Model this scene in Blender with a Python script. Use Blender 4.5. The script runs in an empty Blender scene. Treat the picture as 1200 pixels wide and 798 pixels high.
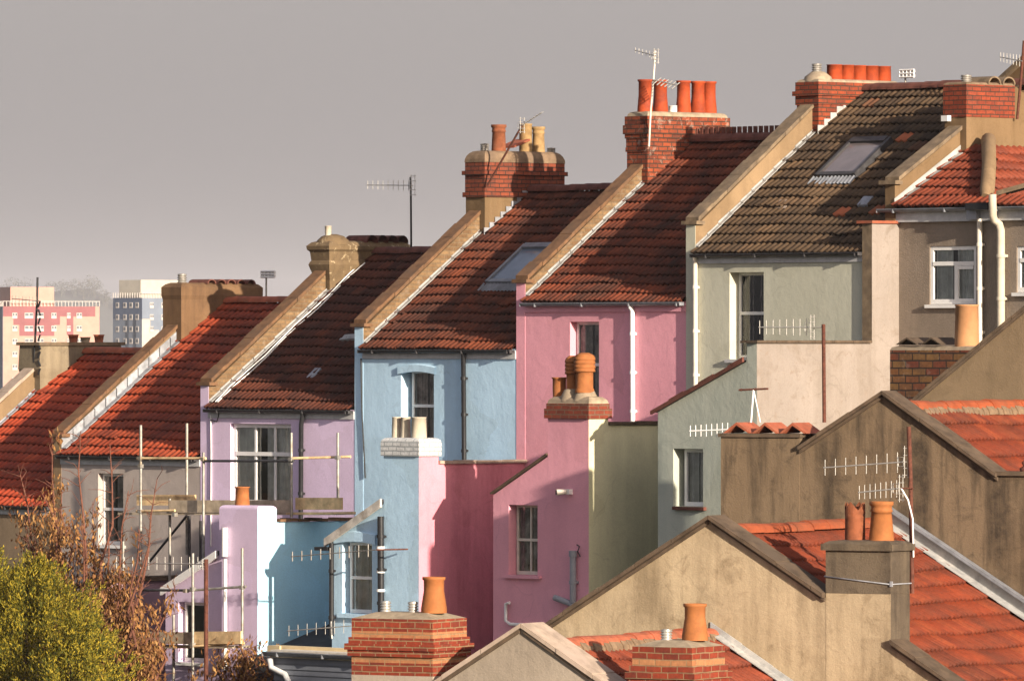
import bpy, math, random
from math import sin, cos, radians, pi, atan2, sqrt, hypot, floor
from mathutils import Vector, Matrix
from mathutils import noise as mn
random.seed(7)
scene = bpy.context.scene
col = scene.collection

# ------------------------------------------------------------------ camera model
TH = radians(48); FP = 8843.0; D0 = 140.57; HZ = 407.4
FW = (-sin(TH), cos(TH)); RT = (cos(TH), sin(TH))
_xo = (420.8 - 600) * D0 / FP
CAM = (-D0 * FW[0] - _xo * RT[0], -D0 * FW[1] - _xo * RT[1], 0.0)

def ray(px, py):
    a = (px - 600) / FP; b = (HZ - py) / FP
    return (FW[0] + a * RT[0], FW[1] + a * RT[1], b)

class Frame:
    def __init__(s, O, ang):
        s.O = O; s.a = ang; s.c = cos(ang); s.s = sin(ang)
    def loc(s, p):
        x = p[0] - s.O[0]; y = p[1] - s.O[1]
        return (x * s.c + y * s.s, -x * s.s + y * s.c, p[2] - s.O[2])
    def world(s, p):
        return (s.O[0] + p[0] * s.c - p[1] * s.s, s.O[1] + p[0] * s.s + p[1] * s.c, s.O[2] + p[2])
    def plane(s, px, py, n, d):              # point where the sight line meets n.p = d
        r = ray(px, py); o = s.loc(CAM)
        v = (r[0] * s.c + r[1] * s.s, -r[0] * s.s + r[1] * s.c, r[2])
        den = sum(a * b for a, b in zip(n, v)); t = (d - sum(a * b for a, b in zip(n, o))) / den
        return Vector([o[i] + t * v[i] for i in range(3)])
    def Y(s, px, py, y): return s.plane(px, py, (0, 1, 0), y)
    def X(s, px, py, x): return s.plane(px, py, (1, 0, 0), x)
M = Frame((0, 0, 0), 0)
GF = Frame((CAM[0] + 95.3 * FW[0] + .13 * RT[0], CAM[1] + 95.3 * FW[1] + .13 * RT[1], 0), radians(18))

def at_depth(px, py, d):
    r = ray(px, py); return Vector((CAM[0] + r[0] * d, CAM[1] + r[1] * d, r[2] * d))

# ------------------------------------------------------------------ mesh builder
class MB:
    def __init__(s): s.v = []; s.f = []; s.m = []; s.uv = []; s.sm = []
    def face(s, pts, m=0, uv=None, smooth=False):
        b = len(s.v); s.v += [tuple(p) for p in pts]
        s.f.append(list(range(b, b + len(pts)))); s.m.append(m); s.uv.append(uv); s.sm.append(smooth)
        return s
    def box(s, x0, x1, y0, y1, z0, z1, m=0, mx=None, my=None, mz=None):
        if x0 > x1: x0, x1 = x1, x0
        if y0 > y1: y0, y1 = y1, y0
        if z0 > z1: z0, z1 = z1, z0
        mx = m if mx is None else mx; my = m if my is None else my; mz = m if mz is None else mz
        a = [(x0, y0, z0), (x1, y0, z0), (x1, y1, z0), (x0, y1, z0), (x0, y0, z1), (x1, y0, z1), (x1, y1, z1), (x0, y1, z1)]
        for idx, k in (((0, 1, 5, 4), my), ((1, 2, 6, 5), mx), ((2, 3, 7, 6), m), ((3, 0, 4, 7), m), ((4, 5, 6, 7), mz), ((3, 2, 1, 0), m)):
            s.face([a[i] for i in idx], k)
        return s
    def bar(s, p0, p1, w, h, m=0):          # box along p0-p1, w and h are full width / height vectors; p on bottom centre line
        p0 = Vector(p0); p1 = Vector(p1); w = Vector(w) / 2; h = Vector(h)
        a = [p0 - w, p0 + w, p1 + w, p1 - w, p0 - w + h, p0 + w + h, p1 + w + h, p1 - w + h]
        for idx in ((3, 2, 1, 0), (4, 5, 6, 7), (0, 1, 5, 4), (1, 2, 6, 5), (2, 3, 7, 6), (3, 0, 4, 7)):
            s.face([a[i] for i in idx], m)
        return s
    def prism(s, prof, axis, a, b, m=0, mend=None):   # profile extruded along x or y
        n = len(prof); mend = m if mend is None else mend
        def P(q, t): return (t, q[0], q[1]) if axis == 'x' else (q[0], t, q[1])
        s.face([P(q, a) for q in prof], mend); s.face([P(q, b) for q in reversed(prof)], mend)
        for i in range(n):
            q, r = prof[i], prof[(i + 1) % n]
            s.face([P(q, a), P(q, b), P(r, b), P(r, a)], m)
        return s
    def tube(s, pts, r, n=10, m=0, caps=True):
        pts = [Vector(p) for p in pts]; rs = r if isinstance(r, (list, tuple)) else [r] * len(pts)
        rings = []; up = None
        for i, p in enumerate(pts):
            t = (pts[min(i + 1, len(pts) - 1)] - pts[max(i - 1, 0)]).normalized()
            if up is None: up = Vector((0, 0, 1)) if abs(t.z) < .9 else Vector((1, 0, 0))
            a = t.cross(up); 
            if a.length < 1e-4: a = t.cross(Vector((0, 1, 0)))
            a.normalize(); b = a.cross(t).normalized(); up = b
            rings.append([p + (a * cos(2 * pi * k / n) + b * sin(2 * pi * k / n)) * rs[i] for k in range(n)])
        base = len(s.v)
        for g in rings: s.v += [tuple(q) for q in g]
        for i in range(len(rings) - 1):
            for k in range(n):
                k2 = (k + 1) % n
                s.f.append([base + i * n + k, base + i * n + k2, base + (i + 1) * n + k2, base + (i + 1) * n + k]); s.m.append(m); s.uv.append(None); s.sm.append(True)
        if caps:
            s.face(rings[0], m); s.face(list(reversed(rings[-1])), m)
        return s
    def lathe(s, cx, cy, prof, n=20, m=0, a0=0.0, a1=2 * pi, wob=None):   # prof [(r, z)]
        base = len(s.v)
        for r, z in prof:
            for k in range(n): 
                a = 2 * pi * k / n; s.v.append((cx + r * cos(a), cy + r * sin(a), z))
        for i in range(len(prof) - 1):
            for k in range(n):
                k2 = (k + 1) % n
                s.f.append([base + i * n + k, base + i * n + k2, base + (i + 1) * n + k2, base + (i + 1) * n + k]); s.m.append(m); s.uv.append(None); s.sm.append(True)
        return s
    def build(s, name, mats, parent=None, origin=(0, 0, 0), autosmooth=False):
        me = bpy.data.meshes.new(name)
        o = Vector(origin)
        me.from_pydata([tuple(Vector(p) - o) for p in s.v], [], s.f)
        if not isinstance(mats, (list, tuple)): mats = [mats]
        for m in mats: me.materials.append(m)
        uvl = me.uv_layers.new(name='UVMap')
        for i, p in enumerate(me.polygons):
            p.material_index = s.m[i]; p.use_smooth = s.sm[i]
            if s.uv[i]:
                for j, li in enumerate(p.loop_indices): uvl.data[li].uv = s.uv[i][j]
            else:
                n = p.normal; ax, ay, az = abs(n.x), abs(n.y), abs(n.z)
                for li in p.loop_indices:
                    c = me.vertices[me.loops[li].vertex_index].co
                    if az > .8: uvl.data[li].uv = (c.x, c.y)
                    elif ax >= ay: uvl.data[li].uv = (c.y, c.z)
                    else: uvl.data[li].uv = (c.x, c.z)
        ob = bpy.data.objects.new(name, me); col.objects.link(ob)
        if parent: ob.parent = parent
        return ob

class Thing:
    def __init__(s, name, label, cat, origin, frame=M, group=None):
        e = bpy.data.objects.new(name, None); col.objects.link(e)
        e.empty_display_size = .2
        e.location = frame.world(origin); e.rotation_euler = (0, 0, frame.a)
        e['label'] = label; e['category'] = cat
        if group: e['group'] = group
        s.e = e; s.o = Vector(origin)
    def part(s, name, mb, mats, parent=None, label=None):
        ob = mb.build(name, mats, parent or s.e, s.o)
        if label: ob['label'] = label
        return ob

def structure(name, mb, mat, kind='structure'):
    ob = mb.build(name, mat); ob['kind'] = kind; return ob

# ------------------------------------------------------------------ materials
def nm(name):
    m = bpy.data.materials.new(name); m.use_nodes = True
    nt = m.node_tree; b = nt.nodes['Principled BSDF']; b.inputs['Specular IOR Level'].default_value = .25
    return m, nt, b
def N(nt, t, **k):
    n = nt.nodes.new(t)
    for a, v in k.items():
        if a.startswith('i_'): n.inputs[a[2:].replace('_', ' ')].default_value = v
        else: setattr(n, a, v)
    return n
def ramp(nt, fac, stops):
    r = nt.nodes.new('ShaderNodeValToRGB'); e = r.color_ramp.elements
    while len(e) < len(stops): e.new(.5)
    for i, (p, c) in enumerate(stops):
        e[i].position = p; e[i].color = (*c, 1) if len(c) == 3 else c
    nt.links.new(fac, r.inputs['Fac']); return r.outputs['Color']
def mix(nt, fac, a, b, mode='MIX'):
    m = nt.nodes.new('ShaderNodeMix'); m.data_type = 'RGBA'; m.blend_type = mode
    for sock, v in ((m.inputs[0], fac), (m.inputs[6], a), (m.inputs[7], b)):
        if isinstance(v, (float, int)): sock.default_value = v
        elif isinstance(v, tuple): sock.default_value = (*v, 1)
        else: nt.links.new(v, sock)
    return m.outputs[2]
def coords(nt, scale=(1, 1, 1), kind='Object', rot=(0, 0, 0)):
    tc = nt.nodes.new('ShaderNodeTexCoord'); mp = nt.nodes.new('ShaderNodeMapping')
    mp.inputs['Scale'].default_value = scale; mp.inputs['Rotation'].default_value = rot
    nt.links.new(tc.outputs[kind], mp.inputs['Vector']); return mp.outputs['Vector']
def noise(nt, vec, scale, detail=5, rough=.55, dist=0.0):
    n = N(nt, 'ShaderNodeTexNoise'); n.inputs['Scale'].default_value = scale; n.inputs['Detail'].default_value = detail
    n.inputs['Roughness'].default_value = rough; n.inputs['Distortion'].default_value = dist
    nt.links.new(vec, n.inputs['Vector']); return n.outputs['Fac']
def bump(nt, b, h, strength=.3, dist=.02, prev=None):
    n = N(nt, 'ShaderNodeBump'); n.inputs['Strength'].default_value = strength; n.inputs['Distance'].default_value = dist
    nt.links.new(h, n.inputs['Height'])
    if prev: nt.links.new(prev, n.inputs['Normal'])
    nt.links.new(n.outputs['Normal'], b.inputs['Normal']); return n.outputs['Normal']
def dark(c, k): return tuple(x * k for x in c)

def render_mat(name, c, stain=.35, stain_c=None, rough=.9, lumps=.012, grain=1.0, streak=.35, seed=0.0, fleck=None, crack=.22):
    m, nt, b = nm(name)
    v = coords(nt); 
    mp = nt.nodes[-1]; mp.inputs['Location'].default_value = (seed, seed * 1.7, seed * .6)
    stain_c = stain_c or dark(c, .62)
    big = noise(nt, v, .9, 6, .6, .4)
    f = ramp(nt, big, [(.36, (0, 0, 0)), (.68, (1, 1, 1))])
    base = mix(nt, f, dark(c, 1 - .16 * min(1, stain * 2)), c)
    vs = coords(nt, (3.2, 3.2, .35)); st = noise(nt, vs, 1.3, 5, .65)
    sf = ramp(nt, st, [(.5, (0, 0, 0)), (.74, (1, 1, 1))])
    sm = N(nt, 'ShaderNodeMath', operation='MULTIPLY'); nt.links.new(sf, sm.inputs[0]); sm.inputs[1].default_value = streak
    base = mix(nt, sm.outputs[0], base, stain_c)
    vw = coords(nt, (1.15, 1.15, .10)); nt.nodes[-1].inputs['Location'].default_value = (seed, 0, seed)
    wf_ = ramp(nt, noise(nt, vw, 1.4, 6, .6, .1), [(.46, (0, 0, 0)), (.6, (1, 1, 1))])
    brk = ramp(nt, noise(nt, v, 1.2, 5, .7), [(.35, (.15, .15, .15)), (.6, (1, 1, 1))])
    wk = mix(nt, 1.0, mix(nt, 1.0, wf_, brk, 'MULTIPLY'), (min(1, streak * 1.15),) * 3, 'MULTIPLY')
    base = mix(nt, wk, base, dark(stain_c, .85))
    b2 = noise(nt, v, 2.6, 8, .7, .8)
    sf2 = ramp(nt, b2, [(.54, (0, 0, 0)), (.7, (1, 1, 1))])
    sm2 = N(nt, 'ShaderNodeMath', operation='MULTIPLY'); nt.links.new(sf2, sm2.inputs[0]); sm2.inputs[1].default_value = stain
    base = mix(nt, sm2.outputs[0], base, stain_c)
    # hairline cracks and rectangular-ish repair patches
    wv = N(nt, 'ShaderNodeTexNoise'); wv.inputs['Scale'].default_value = 2.2; wv.inputs['Detail'].default_value = 6; nt.links.new(v, wv.inputs['Vector'])
    wm = N(nt, 'ShaderNodeVectorMath', operation='MULTIPLY_ADD'); nt.links.new(wv.outputs['Color'], wm.inputs[0]); wm.inputs[1].default_value = (.5, .5, .5); nt.links.new(v, wm.inputs[2])
    vo = N(nt, 'ShaderNodeTexVoronoi', feature='DISTANCE_TO_EDGE'); vo.inputs['Scale'].default_value = .75; nt.links.new(wm.outputs[0], vo.inputs['Vector'])
    cf = ramp(nt, vo.outputs['Distance'], [(0.0, (1, 1, 1)), (.012, (0, 0, 0))])
    mk = ramp(nt, noise(nt, v, 1.6, 3, .5), [(.5, (0, 0, 0)), (.6, (1, 1, 1))])
    cm = mix(nt, 1.0, cf, mk, 'MULTIPLY'); ck = mix(nt, 1.0, cm, (crack, crack, crack), 'MULTIPLY')
    base = mix(nt, ck, base, dark(stain_c, .5))
    vc = N(nt, 'ShaderNodeTexVoronoi', feature='F1'); vc.inputs['Scale'].default_value = .8; nt.links.new(wm.outputs[0], vc.inputs['Vector'])
    pr_ = N(nt, 'ShaderNodeSeparateColor'); nt.links.new(vc.outputs['Color'], pr_.inputs[0])
    pf = ramp(nt, pr_.outputs[0], [(.0, (.93, .92, .9)), (.5, (1, 1, 1)), (1.0, (1.05, 1.05, 1.06))])
    base = mix(nt, .8, base, pf, 'MULTIPLY')
    fine = noise(nt, v, 55, 3, .6)
    ff = ramp(nt, fine, [(.3, (.9, .9, .9)), (.7, (1.06, 1.06, 1.06))])
    base = mix(nt, 1.0, base, ff, 'MULTIPLY')
    if fleck:
        fk = noise(nt, v, 7, 7, .75, .5); fm = ramp(nt, fk, [(.58, (0, 0, 0)), (.64, (1, 1, 1))])
        base = mix(nt, fm, base, fleck)
    nt.links.new(base, b.inputs['Base Color']); b.inputs['Roughness'].default_value = rough
    lum = noise(nt, v, 5.5, 8, .62, .2)
    n1 = bump(nt, b, lum, .5, lumps * 1.2)
    bump(nt, b, noise(nt, v, 42, 4, .65), .55 * grain, .006, n1)
    return m

def brick_mat(name, c1, c2, mortar, bw=.225, bh=.08, ms=.011, soot=.3, white=0.0, seed=0.0, sootc=(.05, .035, .03)):
    m, nt, b = nm(name)
    v = coords(nt, (1, 1, 1), 'UV')
    nt.nodes[-1].inputs['Location'].default_value = (seed, .013, 0)
    # wobble the courses a little
    ov = coords(nt)
    wn = N(nt, 'ShaderNodeTexNoise'); wn.inputs['Scale'].default_value = 3.0; nt.links.new(ov, wn.inputs['Vector'])
    sub = N(nt, 'ShaderNodeVectorMath', operation='SUBTRACT'); nt.links.new(wn.outputs['Color'], sub.inputs[0]); sub.inputs[1].default_value = (.5, .5, .5)
    scl = N(nt, 'ShaderNodeVectorMath', operation='SCALE'); nt.links.new(sub.outputs[0], scl.inputs[0]); scl.inputs['Scale'].default_value = .022
    add = N(nt, 'ShaderNodeVectorMath', operation='ADD'); nt.links.new(v, add.inputs[0]); nt.links.new(scl.outputs[0], add.inputs[1])
    t = N(nt, 'ShaderNodeTexBrick'); t.inputs['Scale'].default_value = 1.0
    t.inputs['Brick Width'].default_value = bw; t.inputs['Row Height'].default_value = bh
    t.inputs['Mortar Size'].default_value = ms; t.inputs['Mortar Smooth'].default_value = .25; t.inputs['Bias'].default_value = -.1
    t.inputs['Color1'].default_value = (*c1, 1); t.inputs['Color2'].default_value = (*c2, 1); t.inputs['Mortar'].default_value = (*mortar, 1)
    nt.links.new(add.outputs[0], t.inputs['Vector'])
    base = t.outputs['Color']
    n1 = noise(nt, ov, 3.5, 6, .65, .3); f = ramp(nt, n1, [(.42, (0, 0, 0)), (.72, (1, 1, 1))])
    sm = N(nt, 'ShaderNodeMath', operation='MULTIPLY'); nt.links.new(f, sm.inputs[0]); sm.inputs[1].default_value = soot
    base = mix(nt, sm.outputs[0], base, sootc)
    n2 = noise(nt, ov, 18, 5, .7); f2 = ramp(nt, n2, [(.3, (.72, .72, .72)), (.7, (1.15, 1.15, 1.15))])
    base = mix(nt, 1.0, base, f2, 'MULTIPLY')
    if white:
        n3 = noise(nt, ov, 5.5, 6, .7, .6); f3 = ramp(nt, n3, [(.56, (0, 0, 0)), (.66, (1, 1, 1))])
        s3 = N(nt, 'ShaderNodeMath', operation='MULTIPLY'); nt.links.new(f3, s3.inputs[0]); s3.inputs[1].default_value = white
        base = mix(nt, s3.outputs[0], base, (.62, .55, .45))
    nt.links.new(base, b.inputs['Base Color']); b.inputs['Roughness'].default_value = .88
    inv = N(nt, 'ShaderNodeMath', operation='SUBTRACT'); inv.inputs[0].default_value = 1.0; nt.links.new(t.outputs['Fac'], inv.inputs[1])
    n = bump(nt, b, inv.outputs[0], .8, .012)
    bump(nt, b, noise(nt, ov, 60, 4, .7), .5, .006, n)
    return m

def tile_mat(name, cs, moss=(.03, .028, .02), mossf=.4, odd=None, rough=.75, seed=0.0, groove_shade=.6):
    # UV is in tile units: one whole number per tile
    m, nt, b = nm(name)
    v = coords(nt, (1, 1, 1), 'UV'); nt.nodes[-1].inputs['Location'].default_value = (seed, 0, 0)
    fl = N(nt, 'ShaderNodeVectorMath', operation='FLOOR'); nt.links.new(v, fl.inputs[0])
    wn = N(nt, 'ShaderNodeTexWhiteNoise', noise_dimensions='2D'); nt.links.new(fl.outputs[0], wn.inputs['Vector'])
    n = len(cs); base = ramp(nt, wn.outputs['Value'], [(i / (n - 1), c) for i, c in enumerate(cs)])
    ov = coords(nt); nt.nodes[-1].inputs['Location'].default_value = (seed * 3, 0, seed)
    big = noise(nt, ov, 1.1, 7, .65, .6); f = ramp(nt, big, [(.4, (0, 0, 0)), (.66, (1, 1, 1))])
    sm = N(nt, 'ShaderNodeMath', operation='MULTIPLY'); nt.links.new(f, sm.inputs[0]); sm.inputs[1].default_value = mossf
    base = mix(nt, sm.outputs[0], base, moss)
    sp = noise(nt, ov, 14, 6, .75); f2 = ramp(nt, sp, [(.3, (.55, .55, .55)), (.62, (1.15, 1.15, 1.15))])
    base = mix(nt, .75, base, f2, 'MULTIPLY')
    # darker band along the lower lip of each course
    sep = N(nt, 'ShaderNodeSeparateXYZ'); nt.links.new(v, sep.inputs[0])
    fr = N(nt, 'ShaderNodeMath', operation='FRACT'); nt.links.new(sep.outputs['Y'], fr.inputs[0])
    lip = ramp(nt, fr.outputs[0], [(0.0, (.6, .6, .6)), (.16, (1, 1, 1)), (1.0, (1, 1, 1))])
    base = mix(nt, .5, base, lip, 'MULTIPLY')
    mu = N(nt, 'ShaderNodeMath', operation='MULTIPLY'); nt.links.new(sep.outputs['X'], mu.inputs[0]); mu.inputs[1].default_value = 2.0
    fu = N(nt, 'ShaderNodeMath', operation='FRACT'); nt.links.new(mu.outputs[0], fu.inputs[0])
    gr = ramp(nt, fu.outputs[0], [(.22, (1, 1, 1)), (.42, (.42, .40, .40)), (.58, (.42, .40, .40)), (.78, (1, 1, 1))])  # hollows between rolls darkened in the colour, standing in for shade
    base = mix(nt, groove_shade, base, gr, 'MULTIPLY')
    if odd:
        w2 = N(nt, 'ShaderNodeTexWhiteNoise', noise_dimensions='2D')
        ad = N(nt, 'ShaderNodeVectorMath', operation='ADD'); nt.links.new(fl.outputs[0], ad.inputs[0]); ad.inputs[1].default_value = (31.3, 7.7, 0)
        nt.links.new(ad.outputs[0], w2.inputs['Vector'])
        of = ramp(nt, w2.outputs['Value'], [(.972, (0, 0, 0)), (.976, (1, 1, 1))])
        base = mix(nt, of, base, odd)
    nt.links.new(base, b.inputs['Base Color']); b.inputs['Roughness'].default_value = rough
    bump(nt, b, noise(nt, ov, 45, 4, .7), .4, .006)
    return m

def plain(name, c, rough=.6, metal=0.0, var=.25, scale=8, spec=.3, dirt=None):
    m, nt, b = nm(name)
    v = coords(nt); n = noise(nt, v, scale, 6, .65)
    f = ramp(nt, n, [(.35, dark(c, 1 - var)), (.65, tuple(min(1, x * (1 + var * .4)) for x in c))])
    if dirt:
        n2 = noise(nt, v, scale * .35, 6, .7, .5); f2 = ramp(nt, n2, [(.5, (0, 0, 0)), (.68, (1, 1, 1))])
        f = mix(nt, f2, f, dirt)
    nt.links.new(f, b.inputs['Base Color']); b.inputs['Roughness'].default_value = rough
    b.inputs['Metallic'].default_value = metal; b.inputs['Specular IOR Level'].default_value = spec
    bump(nt, b, noise(nt, v, scale * 6, 3, .6), .25, .004)
    return m

def glass_mat():
    m, nt, b = nm('window_glass'); nt.nodes.remove(b)
    out = [n for n in nt.nodes if n.type == 'OUTPUT_MATERIAL'][0]
    tr = N(nt, 'ShaderNodeBsdfTransparent'); tr.inputs['Color'].default_value = (.93, .95, .95, 1)
    gl = N(nt, 'ShaderNodeBsdfGlossy'); gl.inputs['Roughness'].default_value = .03; gl.inputs['Color'].default_value = (.9, .9, .9, 1)
    fr = N(nt, 'ShaderNodeFresnel'); fr.inputs['IOR'].default_value = 1.6
    v = coords(nt); bm = N(nt, 'ShaderNodeBump'); bm.inputs['Strength'].default_value = .15; bm.inputs['Distance'].default_value = .02
    nt.links.new(noise(nt, v, 2.5, 2, .5), bm.inputs['Height']); nt.links.new(bm.outputs[0], gl.inputs['Normal'])
    ms = N(nt, 'ShaderNodeMixShader'); nt.links.new(fr.outputs[0], ms.inputs[0]); nt.links.new(tr.outputs[0], ms.inputs[1]); nt.links.new(gl.outputs[0], ms.inputs[2])
    nt.links.new(ms.outputs[0], out.inputs['Surface']); return m

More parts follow.
